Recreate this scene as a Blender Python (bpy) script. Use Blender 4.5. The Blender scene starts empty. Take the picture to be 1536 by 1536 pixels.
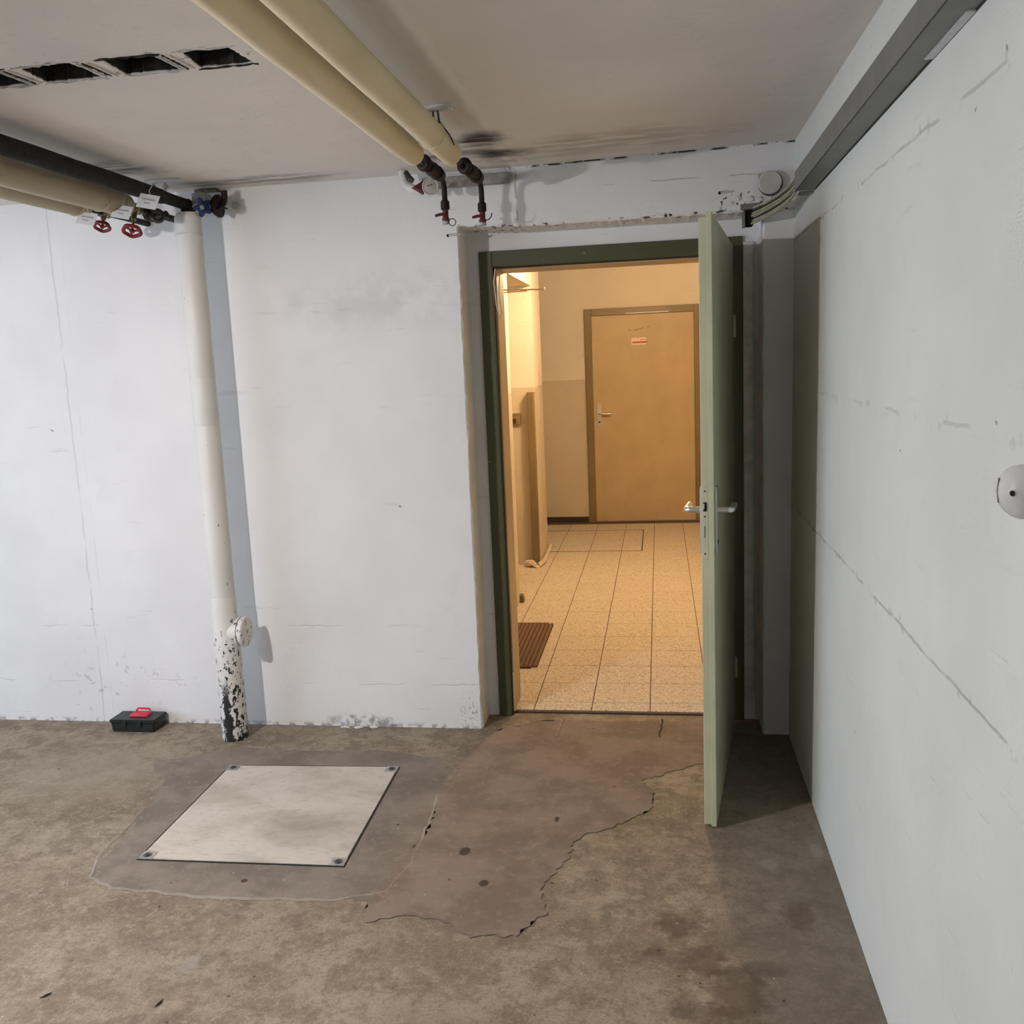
import bpy, bmesh, math, random
from mathutils import Vector, Matrix
random.seed(7)
S = bpy.context.scene
COL = S.collection
PI = math.pi

# ------------------------------------------------------------------ camera
H_CAM = 1.5962
FWD = Vector((-0.15656, 0.97495, -0.15798)); RGT = Vector((0.98752, 0.15176, -0.04209)); UPV = Vector((0.01706, 0.16259, 0.98655))
cam_d = bpy.data.cameras.new('camera')
cam = bpy.data.objects.new('camera', cam_d); COL.objects.link(cam)
cam_d.sensor_fit = 'HORIZONTAL'; cam_d.sensor_width = 36.0
cam_d.lens = 1411.66 / 1536 * 36.0
cam_d.clip_start = 0.05
m = Matrix((RGT, UPV, -FWD)).transposed().to_4x4(); m.translation = Vector((0, 0, H_CAM))
cam.matrix_world = m
S.camera = cam

# ------------------------------------------------------------------ world, exposure, daylight
S.view_settings.view_transform = 'Standard'; S.view_settings.look = 'None'
S.cycles.max_bounces = 6; S.cycles.diffuse_bounces = 4; S.cycles.glossy_bounces = 3
S.view_settings.exposure = 0.20; S.view_settings.gamma = 1.0; S.view_settings.use_curve_mapping = False
w = bpy.data.worlds.new('sky'); S.world = w; w.use_nodes = True
w.node_tree.nodes['Background'].inputs[0].default_value = (0.55, 0.70, 1.0, 1)
w.node_tree.nodes['Background'].inputs[1].default_value = 0.8

def area(name, loc, target, sx, sy, power, col, spread=180):
    d = bpy.data.lights.new(name, 'AREA'); d.shape = 'RECTANGLE'; d.size = sx; d.size_y = sy
    d.energy = power; d.color = col; d.spread = math.radians(spread)
    o = bpy.data.objects.new(name, d); COL.objects.link(o); o.location = loc
    o.rotation_euler = (Vector(target) - Vector(loc)).to_track_quat('-Z', 'Y').to_euler()
    return o
# daylight through the open garage gate in the left wall
area('gate_daylight', (-4.95, 1.5, 1.05), (0, 1.75, 0.95), 2.2, 1.9, 52, (0.64, 0.80, 1.0))

LAMP = (-2.20, 1.52, 2.06)       # garage ceiling lamp, hangs left of the frame
LAMP_POWER = 202.0
HALL_LAMP = (-0.15, 6.40, 2.32)
HALL_POWER = 97.0

# main dimensions
D = 3.879; F = 4.047; R = 0.517; XR = 0.408; XC = -0.795; ZC = 2.360; ZR = 2.146
XL = -4.8; YB = -2.6; HY = 9.095; HW = 4.27; HX = -0.939; HZ = 2.47; HXR = 1.25; HT = 0.010

# ------------------------------------------------------------------ node helpers
class G:
    def __init__(s, name, rough=0.6, metal=0.0, spec=0.35):
        s.mat = bpy.data.materials.new(name); s.mat.use_nodes = True
        s.nt = s.mat.node_tree; s.b = s.nt.nodes['Principled BSDF']
        s.b.inputs['Roughness'].default_value = rough; s.b.inputs['Metallic'].default_value = metal
        s.b.inputs['Specular IOR Level'].default_value = spec
        tc = s.nt.nodes.new('ShaderNodeTexCoord'); s.P = tc.outputs['Object']
        sp = s.nt.nodes.new('ShaderNodeSeparateXYZ'); s.nt.links.new(s.P, sp.inputs[0])
        s.x, s.y, s.z = sp.outputs; s.cache = {}; s.keep = []; s.sc = {}
    def _set(s, inp, v):
        if isinstance(v, bpy.types.NodeSocket): s.nt.links.new(v, inp)
        elif v is not None:
            if inp.type == 'RGBA' and len(v) == 3: v = (*v, 1)
            inp.default_value = v
    def m(s, op, a, b=None, c=None, clamp=False):
        n = s.nt.nodes.new('ShaderNodeMath'); n.operation = op; n.use_clamp = clamp
        s._set(n.inputs[0], a); s._set(n.inputs[1], b) if b is not None else None
        if c is not None: s._set(n.inputs[2], c)
        return n.outputs[0]
    def v(s, op, a, b=None):
        n = s.nt.nodes.new('ShaderNodeVectorMath'); n.operation = op
        s._set(n.inputs[0], a)
        if b is not None: s._set(n.inputs[1], b)
        return n.outputs['Value'] if op == 'LENGTH' else n.outputs[0]
    def noise(s, scale, detail=4, rough=0.55, vec=None, color=False, dist=0.0):
        detail = min(detail, 4) if scale < 30 else min(detail, 3)
        key = (scale, detail, rough, dist, id(vec) if vec is not None else 0)
        if key in s.cache: return s.cache[key].outputs['Color' if color else 0]
        n = s.nt.nodes.new('ShaderNodeTexNoise'); s._set(n.inputs['Vector'], vec or s.P)
        n.inputs['Scale'].default_value = scale; n.inputs['Detail'].default_value = detail
        n.inputs['Roughness'].default_value = rough; n.inputs['Distortion'].default_value = dist
        s.cache[key] = n; s.keep.append(vec)
        return n.outputs['Color'] if color else n.outputs[0]
    def voro(s, scale, feature='F1', vec=None, rnd=1.0):
        n = s.nt.nodes.new('ShaderNodeTexVoronoi'); n.feature = feature; s._set(n.inputs['Vector'], vec or s.P)
        n.inputs['Scale'].default_value = scale; n.inputs['Randomness'].default_value = rnd
        return n.outputs['Distance'], (n.outputs['Color'] if feature == 'F1' else None)
    def sm(s, x, a, b, lo=0.0, hi=1.0):
        n = s.nt.nodes.new('ShaderNodeMapRange'); n.interpolation_type = 'SMOOTHSTEP'
        s._set(n.inputs[0], x)
        if a > b: a, b, lo, hi = b, a, hi, lo
        n.inputs[1].default_value = a; n.inputs[2].default_value = b
        n.inputs[3].default_value = lo; n.inputs[4].default_value = hi
        return n.outputs[0]
    def mix(s, f, a, b, mode='MIX'):
        n = s.nt.nodes.new('ShaderNodeMix'); n.data_type = 'RGBA'; n.blend_type = mode
        s._set(n.inputs[0], f); s._set(n.inputs[6], a); s._set(n.inputs[7], b)
        return n.outputs[2]
    def stretch(s, k, off=(0, 0, 0)):
        if (k, off) not in s.sc: s.sc[(k, off)] = s.v('ADD', s.v('MULTIPLY', s.P, k), off)
        return s.sc[(k, off)]
    def blob(s, c, r, soft=0.35, wob=0.4, wscale=12):
        q = s.v('DIVIDE', s.v('SUBTRACT', s.P, c), r)
        L = s.v('LENGTH', q); wscale = min((7, 14, 26), key=lambda a: abs(a - wscale))
        nz = s.m('MULTIPLY', s.m('SUBTRACT', s.noise(wscale, 4), 0.5), wob * 2)
        return s.sm(s.m('ADD', L, nz), 1.0, 1.0 - soft)
    def line(s, coord, at, half, wob=0.004, wscale=9, soft=1.0, gate=None):
        wscale = min((7, 14, 26), key=lambda a: abs(a - wscale))
        nz = s.m('MULTIPLY', s.m('SUBTRACT', s.noise(wscale, 4), 0.5), wob * 2)
        d = s.m('ABSOLUTE', s.m('SUBTRACT', s.m('ADD', coord, nz), at))
        L = s.sm(d, half * (1 + soft), half * 0.2)
        return s.m('MULTIPLY', L, gate) if gate is not None else L
    def bump(s, h, strength=0.3, dist=0.01, prev=None):
        n = s.nt.nodes.new('ShaderNodeBump'); n.inputs['Strength'].default_value = strength
        n.inputs['Distance'].default_value = dist; s._set(n.inputs['Height'], h)
        if prev is not None: s._set(n.inputs['Normal'], prev)
        return n.outputs[0]
    def out(s, color=None, normal=None, rough=None):
        if color is not None: s._set(s.b.inputs['Base Color'], color)
        if normal is not None: s._set(s.b.inputs['Normal'], normal)
        if rough is not None: s._set(s.b.inputs['Roughness'], rough)
        return s.mat

def mul(*a):
    g, first = a[0], a[1]
    for b in a[2:]: first = g.m('MULTIPLY', first, b)
    return first

def simple(name, col, rough=0.5, metal=0.0, var=0.12, scale=30, bump=0.0, spec=0.4):
    g = G(name, rough, metal, spec)
    n = g.noise(scale, 4)
    d = tuple(c * (1 - var) for c in col); l = tuple(min(1, c * (1 + var)) for c in col)
    c = g.mix(g.sm(n, 0.3, 0.7), d, l)
    nm = g.bump(g.noise(scale * 3, 3), bump, 0.002) if bump else None
    return g.out(c, nm)

def emis(name, col, s):
    g = G(name); g.b.inputs['Emission Color'].default_value = (*col, 1); g.b.inputs['Emission Strength'].default_value = s
    g.b.inputs['Base Color'].default_value = (*col, 1); return g.mat

# ------------------------------------------------------------------ materials
def wall_material(name, base, extra=None, speck=1.0):
    g = G(name, 0.7, spec=0.25)
    big = g.noise(1.3, 3); mid = g.noise(7, 5); fine = g.noise(55, 4)
    dk = tuple(c * 0.90 for c in base)
    c = g.mix(g.sm(big, 0.35, 0.7), base, dk)
    c = g.mix(g.m('MULTIPLY', g.sm(mid, 0.52, 0.75), 0.45), c, tuple(b * 0.90 for b in base))
    # trowel scratches and little chips
    sc = g.noise(9, 6, 0.7, vec=g.stretch((0.35, 0.35, 3.2)))
    c = g.mix(g.m('MULTIPLY', g.sm(sc, 0.66, 0.72), 0.22), c, (0.42, 0.40, 0.38))
    d, col = g.voro(7.0, vec=g.v('ADD', g.P, g.v('MULTIPLY', g.noise(18, 3, color=True), (0.05, 0.05, 0.05))))
    sel = g.m('GREATER_THAN', g.noise(2.7, 2, vec=g.stretch((1, 1, 1), (7, 3, 1))), 0.5)
    c = g.mix(mul(g, g.sm(d, 0.045, 0.02), sel, 0.7 * speck), c, (0.12, 0.105, 0.09))
    h = g.m('ADD', g.m('MULTIPLY', mid, 0.7), g.m('MULTIPLY', fine, 0.16))
    h = g.m('SUBTRACT', h, g.m('MULTIPLY', g.sm(sc, 0.6, 0.75), 0.3))
    h = g.m('ADD', h, g.m('MULTIPLY', g.noise(22, 4), 0.35))
    if extra: c, h = extra(g, c, h)
    nm = g.bump(h, 0.34, 0.012)
    return g.out(c, nm)

def back_extra(g, c, h):
    left = g.sm(g.x, XC + 0.01, XC - 0.01)
    # formwork joint left
    ln = g.line(g.x, -2.606, 0.0030, 0.014, 6, gate=g.sm(g.noise(5, 3), 0.36, 0.52))
    c = g.mix(g.m('MULTIPLY', ln, 0.26), c, (0.36, 0.36, 0.37)); h = g.m('SUBTRACT', h, g.m('MULTIPLY', ln, 0.5))
    ln = g.line(g.x, -2.56, 0.0022, 0.010, 8, gate=g.sm(g.noise(4, 3), 0.45, 0.6))
    c = g.mix(g.m('MULTIPLY', ln, 0.2), c, (0.36, 0.36, 0.37))
    for zz, thr in ((1.84, 0.54), (1.01, 0.58), (0.47, 0.52), (0.20, 0.52)):
        ln = g.line(g.z, zz, 0.0026, 0.022, 6, gate=g.sm(g.noise(4.3, 3, vec=g.stretch((1, 1, 2.5))), thr, thr + 0.1))
        c = g.mix(g.m('MULTIPLY', ln, 0.16), c, (0.35, 0.33, 0.31)); h = g.m('SUBTRACT', h, g.m('MULTIPLY', ln, 0.5))
    # mottled grey band across the upper wall
    gb = mul(g, g.blob((-1.15, D, 1.87), (0.60, 0.6, 0.17), 0.8, 0.5, 7), g.sm(g.noise(9, 5), 0.35, 0.65))
    c = g.mix(g.m('MULTIPLY', gb, 0.30), c, (0.40, 0.40, 0.42))
    h = g.m('ADD', h, g.m('MULTIPLY', g.m('MULTIPLY', gb, g.noise(22, 4)), 0.5))
    # grime at the foot
    foot = mul(g, g.sm(g.z, 0.028, 0.0), g.sm(g.noise(26, 5), 0.46, 0.6), left)
    c = g.mix(g.m('MULTIPLY', foot, 0.75), c, (0.17, 0.15, 0.13))
    f2 = mul(g, g.blob((-1.33, D, 0.02), (0.23, 0.5, 0.05), 0.6, 0.7, 16), g.sm(g.noise(38, 4), 0.38, 0.66))
    c = g.mix(g.m('MULTIPLY', f2, 0.75), c, (0.20, 0.18, 0.165))
    f3 = mul(g, g.blob((-0.84, D, 0.05), (0.09, 0.5, 0.16), 0.8, 0.6, 16), g.sm(g.noise(75, 4), 0.53, 0.66))
    c = g.mix(g.m('MULTIPLY', f3, 0.6), c, (0.16, 0.14, 0.12))
    f4 = mul(g, g.blob((-2.55, D, 0.18), (0.5, 0.5, 0.22), 0.8, 0.6, 8), g.sm(g.noise(28, 5), 0.6, 0.66))
    c = g.mix(g.m('MULTIPLY', f4, 0.4), c, (0.30, 0.32, 0.36))
    # ragged crack between wall and ceiling, chipped lintel edge
    rt = g.sm(g.x, -0.62, -0.56)
    zrel = g.m('SUBTRACT', g.z, g.m('MULTIPLY', g.m('MAXIMUM', g.m('ADD', g.x, 0.5), 0.0), 0.0206))
    cr = mul(g, g.line(zrel, ZC - 0.003, 0.0035, 0.004, 14), g.sm(g.noise(6.5, 5, 0.7), 0.46, 0.54), rt)
    c = g.mix(cr, c, (0.03, 0.025, 0.02))
    ch = mul(g, g.line(g.z, ZR - 0.010, 0.006, 0.010, 25), g.sm(g.noise(38, 4), 0.56, 0.62), g.sm(g.x, XC, XC + 0.05))
    c = g.mix(ch, c, (0.05, 0.04, 0.035))
    l2 = g.line(g.z, 2.268, 0.0016, 0.010, 5, gate=mul(g, g.sm(g.x, -0.25, -0.1), g.sm(g.noise(11, 3), 0.44, 0.55)))
    c = g.mix(g.m('MULTIPLY', l2, 0.5), c, (0.22, 0.19, 0.17)); h = g.m('SUBTRACT', h, g.m('MULTIPLY', l2, 0.6))
    l3 = g.line(g.x, -0.55, 0.003, 0.006, 12, gate=mul(g, g.sm(g.z, 2.14, 2.17), g.sm(g.noise(15, 3), 0.4, 0.5)))
    c = g.mix(g.m('MULTIPLY', l3, 0.5), c, (0.25, 0.22, 0.2)); h = g.m('SUBTRACT', h, g.m('MULTIPLY', l3, 0.6))
    # soot behind the valves
    so = mul(g, g.blob((-0.62, D, 2.33), (0.22, 0.3, 0.035), 0.7, 0.6, 12), g.sm(g.noise(14, 4), 0.35, 0.6))
    c = g.mix(g.m('MULTIPLY', so, 0.6), c, (0.14, 0.12, 0.10))
    # broken plaster in the right corner
    br = mul(g, g.blob((0.33, D, 2.17), (0.13, 0.4, 0.05), 0.5, 0.6, 20), g.sm(g.noise(42, 3), 0.58, 0.62))
    c = g.mix(br, c, (0.03, 0.027, 0.022))
    # damp speck on the pillar
    return c, h

def right_extra(g, c, h):
    for zz, thr, k in ((0.982, 0.40, 0.5), (2.012, 0.42, 0.45), (1.45, 0.52, 0.28)):
        ln = g.line(g.z, zz, 0.0028, 0.012, 7, gate=g.sm(g.noise(6, 3, vec=g.stretch((1, 1, 2.5))), thr, thr + 0.12))
        c = g.mix(g.m('MULTIPLY', ln, k), c, (0.25, 0.24, 0.22)); h = g.m('SUBTRACT', h, g.m('MULTIPLY', ln, 0.6))
        bl = mul(g, g.line(g.z, zz, 0.012, 0.02, 9), g.sm(g.noise(21, 4), 0.58, 0.66))
        c = g.mix(g.m('MULTIPLY', bl, k), c, (0.28, 0.27, 0.25))
    vs = g.noise(10, 6, 0.75, vec=g.stretch((1, 3.6, 0.4)))
    c = g.mix(g.m('MULTIPLY', mul(g, g.sm(vs, 0.68, 0.72), g.sm(g.z, 1.1, 0.5)), 0.35), c, (0.36, 0.35, 0.34))
    return c, h

def ceil_extra(g, c, h):
    # plaster ridge of the slab joint
    ln = g.line(g.x, -0.548, 0.014, 0.010, 5)
    sd_ = mul(g, g.sm(g.x, -0.66, -0.62), g.sm(g.x, -0.545, -0.56))
    c = g.mix(g.m('MULTIPLY', sd_, 0.30), c, (0.36, 0.33, 0.29))
    c = g.mix(g.m('MULTIPLY', ln, 0.7), c, (0.78, 0.75, 0.69)); h = g.m('ADD', h, g.m('MULTIPLY', ln, 0.9))
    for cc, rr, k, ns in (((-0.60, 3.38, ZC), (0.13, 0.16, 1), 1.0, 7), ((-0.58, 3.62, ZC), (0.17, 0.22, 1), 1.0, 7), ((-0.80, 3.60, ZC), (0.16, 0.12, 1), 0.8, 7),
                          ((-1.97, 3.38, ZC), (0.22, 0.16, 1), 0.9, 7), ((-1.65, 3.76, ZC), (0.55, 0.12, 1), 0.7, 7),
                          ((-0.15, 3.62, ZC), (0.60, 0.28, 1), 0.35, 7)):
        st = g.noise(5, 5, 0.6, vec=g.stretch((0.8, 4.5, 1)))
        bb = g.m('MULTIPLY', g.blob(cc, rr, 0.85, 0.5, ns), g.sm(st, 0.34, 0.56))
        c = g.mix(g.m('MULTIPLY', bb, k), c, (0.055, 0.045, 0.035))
    # chipped render beside the block slots
    cp = mul(g, g.blob((-1.4, 2.31, ZC), (0.65, 0.10, 1), 0.4, 0.4, 14), g.sm(g.noise(45, 5), 0.60, 0.66))
    c = g.mix(g.m('MULTIPLY', cp, 0.7), c, (0.09, 0.08, 0.065))
    sh = g.noise(30, 5, 0.6, vec=g.stretch((0.6, 1, 1)))
    ru = mul(g, g.blob((-1.6, 2.0, ZC), (1.0, 0.26, 1), 0.7, 0.3, 5), g.sm(sh, 0.55, 0.7))
    h = g.m('ADD', h, g.m('MULTIPLY', ru, 0.5))
    return c, h

M = {}
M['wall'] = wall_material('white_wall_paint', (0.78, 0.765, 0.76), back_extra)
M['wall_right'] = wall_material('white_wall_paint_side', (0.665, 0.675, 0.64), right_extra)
M['wall_plain'] = wall_material('white_wall_paint_plain', (0.74, 0.73, 0.71))
M['ceiling'] = wall_material('ceiling_paint', (0.79, 0.74, 0.675), ceil_extra, 0.5)
M['slot'] = simple('shaded_block_inside', (0.030, 0.026, 0.019), 0.9, bump=0.6, var=0.4)  # shade inside the open blocks is put into this near-black colour
M['render_edge'] = simple('chipped_render_edge', (0.55, 0.53, 0.49), 0.9, bump=0.7, var=0.2, scale=60)

def floor_mat():
    g = G('worn_concrete', 0.72, spec=0.3)
    big = g.noise(1.8, 5, 0.6); mid = g.noise(8, 6, 0.65); fin = g.noise(38, 6, 0.7); gr = g.noise(170, 3)
    c = g.mix(g.sm(big, 0.36, 0.62), (0.30, 0.245, 0.185), (0.46, 0.395, 0.31))
    c = g.mix(g.m('MULTIPLY', g.sm(mid, 0.48, 0.57), 0.60), c, (0.235, 0.188, 0.142))
    bl = g.noise(20, 7, 0.78, dist=0.25)
    c = g.mix(g.m('MULTIPLY', g.sm(bl, 0.52, 0.62), 0.48), c, (0.20, 0.158, 0.12))
    c = g.mix(g.m('MULTIPLY', g.sm(bl, 0.47, 0.38), 0.48), c, (0.54, 0.475, 0.39))
    bh = g.noise(85, 4, 0.75)
    c = g.mix(g.m('MULTIPLY', g.sm(bh, 0.53, 0.66), 0.32), c, (0.17, 0.135, 0.105))
    c = g.mix(g.m('MULTIPLY', g.sm(bh, 0.46, 0.34), 0.28), c, (0.58, 0.52, 0.44))
    c = g.mix(g.m('MULTIPLY', g.sm(fin, 0.52, 0.72), 0.50), c, (0.20, 0.162, 0.124))
    c = g.mix(g.m('MULTIPLY', g.sm(fin, 0.46, 0.30), 0.45), c, (0.47, 0.41, 0.33))
    c = g.mix(g.m('MULTIPLY', g.sm(gr, 0.35, 0.7), 0.22), c, (0.20, 0.165, 0.13))
    # pale worn area between the wall and the hatch
    c = g.mix(g.m('MULTIPLY', g.blob((-2.35, 3.35, 0), (0.55, 0.38, 1), 0.7, 0.5, 4), 0.5), c, (0.46, 0.41, 0.34))
    # greyer tint near the right wall, standing for missing warm hall light
    c = g.mix(g.m('MULTIPLY', g.sm(g.m('ADD', g.x, g.m('MULTIPLY', mid, 0.2)), 0.18, 0.42), 0.5), c, (0.25, 0.225, 0.195))
    st = (0.135, 0.098, 0.072)
    for cc, rr, k in (((0.02, 2.475, 0), (0.075, 0.075, 1), 0.75), ((-0.04, 2.36, 0), (0.040, 0.04, 1), 0.6), ((0.09, 2.33, 0), (0.085, 0.085, 1), 0.65),
                      ((0.17, 2.19, 0), (0.095, 0.15, 1), 0.7), ((0.08, 2.12, 0), (0.12, 0.05, 1), 0.55), ((0.24, 2.30, 0), (0.08, 0.045, 1), 0.5),
                      ((0.37, 2.55, 0), (0.05, 0.10, 1), 0.45), ((-1.9, 1.95, 0), (0.07, 0.03, 1), 0.5)):
        c = g.mix(g.m('MULTIPLY', g.blob(cc, rr, 0.55, 0.75, 26), k), c, st)
    for cc, rr, k in (((0.475, 2.93, 0), (0.024, 0.055, 1), 0.6), ((0.315, 2.83, 0), (0.034, 0.034, 1), 0.5), ((0.30, 2.60, 0), (0.03, 0.025, 1), 0.4),
                      ((-1.30, 2.18, 0), (0.03, 0.05, 1), 0.5)):
        c = g.mix(g.m('MULTIPLY', g.blob(cc, rr, 0.4, 0.4, 25), k), c, (0.46, 0.43, 0.39))
    # small pits and white chips
    d, col = g.voro(13, vec=g.v('ADD', g.P, g.v('MULTIPLY', g.noise(40, 2, color=True), (0.03, 0.03, 0.03))))
    c = g.mix(mul(g, g.sm(d, 0.085, 0.05), g.m('GREATER_THAN', g.noise(4, 2), 0.52), 0.85), c, (0.07, 0.055, 0.045))
    d2, col = g.voro(26, vec=g.stretch((1, 1, 1), (3, 5, 0)))
    c = g.mix(mul(g, g.sm(d2, 0.10, 0.06), g.m('GREATER_THAN', g.noise(3, 2, vec=g.stretch((1, 1, 1), (9, 0, 0))), 0.60), 0.8), c, (0.62, 0.60, 0.55))
    cr = g.noise(5, 3, dist=0.6); crk = g.sm(g.m('ABSOLUTE', g.m('SUBTRACT', cr, 0.5)), 0.006, 0.001)
    c = g.mix(mul(g, crk, g.sm(g.noise(2.2, 2), 0.5, 0.6), 0.35), c, (0.10, 0.08, 0.06))
    c = g.mix(1.0, c, (0.69, 0.66, 0.615), 'MULTIPLY')
    h = g.m('ADD', g.m('MULTIPLY', mid, 0.4), g.m('MULTIPLY', fin, 0.35))
    return g.out(c, g.bump(h, 0.4, 0.008), g.sm(mid, 0.3, 0.7, 0.6, 0.8))
M['floor'] = floor_mat()

def screed_mat(name, a, b, red=0.0):
    g = G(name, 0.75, spec=0.25)
    mid = g.noise(5, 6, 0.6); fin = g.noise(30, 6, 0.7)
    c = g.mix(g.sm(mid, 0.38, 0.60), a, b)
    c = g.mix(g.m('MULTIPLY', g.sm(g.noise(24, 6, 0.75), 0.52, 0.64), 0.35), c, tuple(x * 1.35 for x in b))
    c = g.mix(1.0, c, (0.80, 0.79, 0.78), 'MULTIPLY')
    c = g.mix(g.m('MULTIPLY', g.sm(fin, 0.55, 0.75), 0.4), c, tuple(x * 0.7 for x in a))
    d, col = g.voro(9, vec=g.v('ADD', g.P, g.v('MULTIPLY', g.noise(30, 2, color=True), (0.03, 0.03, 0.03))))
    c = g.mix(mul(g, g.sm(d, 0.06, 0.04), g.m('GREATER_THAN', g.noise(5, 2), 0.5), 0.85), c, (0.05, 0.04, 0.03))
    d2, _ = g.voro(21, vec=g.stretch((1, 1, 1), (3, 5, 0)))
    c = g.mix(mul(g, g.sm(d2, 0.07, 0.045), g.m('GREATER_THAN', g.noise(4, 2, vec=g.stretch((1, 1, 1), (9, 0, 0))), 0.55), 0.7), c, (0.55, 0.52, 0.47))
    for cc, rr in (((-0.563, 2.645, 0), (0.018, 0.022, 1)), ((-0.66, 2.83, 0), (0.022, 0.03, 1)), ((-0.38, 3.07, 0), (0.010, 0.022, 1)), ((-1.33, 2.60, 0), (0.014, 0.014, 1))):
        c = g.mix(g.m('MULTIPLY', g.blob(cc, rr, 0.3, 0.3, 40), 0.9), c, (0.045, 0.03, 0.022))
    return g.out(c, g.bump(g.m('ADD', mid, g.m('MULTIPLY', fin, 0.4)), 0.25, 0.006))
M['screed'] = screed_mat('brown_screed', (0.215, 0.165, 0.130), (0.29, 0.228, 0.182))
M['collar'] = screed_mat('grey_cement_collar', (0.215, 0.178, 0.145), (0.29, 0.243, 0.20))
M['ridge'] = screed_mat('pale_cement_ridge', (0.30, 0.26, 0.22), (0.36, 0.31, 0.26))
def cover_mat():
    g = G('pale_concrete_cover', 0.75, spec=0.25)
    n = g.noise(3.2, 5, 0.6, vec=g.stretch((1, 1.6, 1))); f = g.noise(22, 6, 0.7, vec=g.stretch((1, 2, 1)))
    c = g.mix(g.sm(n, 0.40, 0.66), (0.56, 0.505, 0.44), (0.43, 0.375, 0.315))
    c = g.mix(g.m('MULTIPLY', g.sm(f, 0.50, 0.72), 0.35), c, (0.26, 0.215, 0.17))
    c = g.mix(g.m('MULTIPLY', g.blob((0.16, -0.13, 0), (0.22, 0.16, 1), 0.9, 0.5, 7), 0.45), c, (0.24, 0.20, 0.155))
    return g.out(c, g.bump(f, 0.15, 0.004))
M['cover'] = cover_mat()
M['steel'] = simple('galvanised_steel', (0.42, 0.40, 0.37), 0.45, 0.7, 0.2, 60)
M['chrome'] = simple('satin_aluminium', (0.70, 0.69, 0.66), 0.28, 0.9, 0.05, 20)
M['dark_metal'] = simple('dark_steel', (0.05, 0.045, 0.04), 0.5, 0.5, 0.3, 40)
M['black'] = simple('black_void', (0.008, 0.007, 0.006), 0.9)

def paint_mat(name, col, chips=None, rough=0.42, cc=(0.05, 0.045, 0.03), amt=0.7):
    g = G(name, rough, spec=0.45)
    n = g.noise(4, 4); s = g.noise(14, 5, 0.6, vec=g.stretch((1, 1, 0.25)))
    c = g.mix(g.sm(n, 0.3, 0.7), tuple(x * 0.93 for x in col), tuple(min(1, x * 1.06) for x in col))
    c = g.mix(g.m('MULTIPLY', g.sm(s, 0.6, 0.72), 0.25), c, tuple(x * 0.75 for x in col))
    if chips: c = g.mix(g.m('MULTIPLY', g.sm(g.noise(chips, 5, 0.7), 0.68, 0.71), amt), c, cc)
    return g.out(c, g.bump(g.noise(60, 3), 0.08, 0.002))
M['leaf_green'] = paint_mat('pale_green_door_paint', (0.50, 0.50, 0.335), 16, cc=(0.16, 0.15, 0.09), amt=0.5)
M['frame_green'] = paint_mat('dark_green_frame_paint', (0.070, 0.074, 0.034), 20, 0.5, (0.30, 0.28, 0.22), 0.5)
M['hall_paint_hi'] = wall_material('hall_cream_paint', (0.77, 0.715, 0.62), None, 0.2)
M['hall_paint_lo'] = wall_material('hall_tan_dado_paint', (0.62, 0.55, 0.43), None, 0.3)
M['hall_frame'] = paint_mat('brown_olive_frame_paint', (0.205, 0.150, 0.075), None)
M['hall_door'] = paint_mat('tan_door_paint', (0.50, 0.385, 0.235), None, 0.45)
M['skirting'] = simple('dark_skirting', (0.045, 0.035, 0.03), 0.5)
M['grout'] = simple('brown_grout', (0.13, 0.085, 0.055), 0.9)
def tile_mat():
    g = G('terrazzo_tile', 0.34, spec=0.5)
    oi = g.nt.nodes.new('ShaderNodeObjectInfo'); off = oi.outputs['Random']
    vv = g.v('ADD', g.P, g.v('MULTIPLY', oi.outputs['Location'], (1.37, 1.13, 1)))
    d, col = g.voro(95, vec=vv); d2, col2 = g.voro(210, vec=vv)
    sp = g.nt.nodes.new('ShaderNodeSeparateColor'); g.nt.links.new(col, sp.inputs[0])
    sp2 = g.nt.nodes.new('ShaderNodeSeparateColor'); g.nt.links.new(col2, sp2.inputs[0])
    c = g.mix(g.m('MULTIPLY', off, 0.5), (0.66, 0.585, 0.49), (0.60, 0.53, 0.44))
    c = g.mix(g.m('MULTIPLY', g.m('GREATER_THAN', sp.outputs[0], 0.70), g.sm(d, 0.55, 0.40)), c, (0.36, 0.285, 0.21))
    c = g.mix(g.m('MULTIPLY', g.m('GREATER_THAN', sp.outputs[1], 0.80), g.sm(d, 0.55, 0.40)), c, (0.76, 0.71, 0.62))
    c = g.mix(g.m('MULTIPLY', g.m('GREATER_THAN', sp2.outputs[0], 0.78), 0.6), c, (0.30, 0.24, 0.18))
    return g.out(c)
M['tile'] = tile_mat()
def duct_mat(nm='beige_pipe_lagging', k=1.0, kb=1.0):
    g = G(nm, 0.55, spec=0.3)
    n = g.noise(3, 4); f = g.noise(18, 5)
    c = g.mix(g.sm(n, 0.3, 0.7), (0.76, 0.64, 0.43), (0.69, 0.575, 0.365))
    c = g.mix(1.0, c, (k, k * 1.01, kb), 'MULTIPLY')
    c = g.mix(mul(g, g.sm(g.noise(11, 5, 0.7), 0.70, 0.73), 0.8), c, (0.12, 0.095, 0.06))
    return g.out(c, g.bump(f, 0.15, 0.006))
M['lagging'] = duct_mat(); M['lagging_dull'] = duct_mat('greyish_pipe_lagging', 0.58, 0.62)
M['dark_lagging'] = simple('black_tarred_pipe', (0.012, 0.010, 0.007), 0.85, bump=0.5, var=0.4, scale=40)
M['rust'] = simple('dark_rusty_iron', (0.020, 0.011, 0.009), 0.55, 0.4, 0.5, 45, 0.5)
M['red'] = simple('red_handwheel_paint', (0.15, 0.005, 0.011), 0.35, var=0.2)
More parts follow.
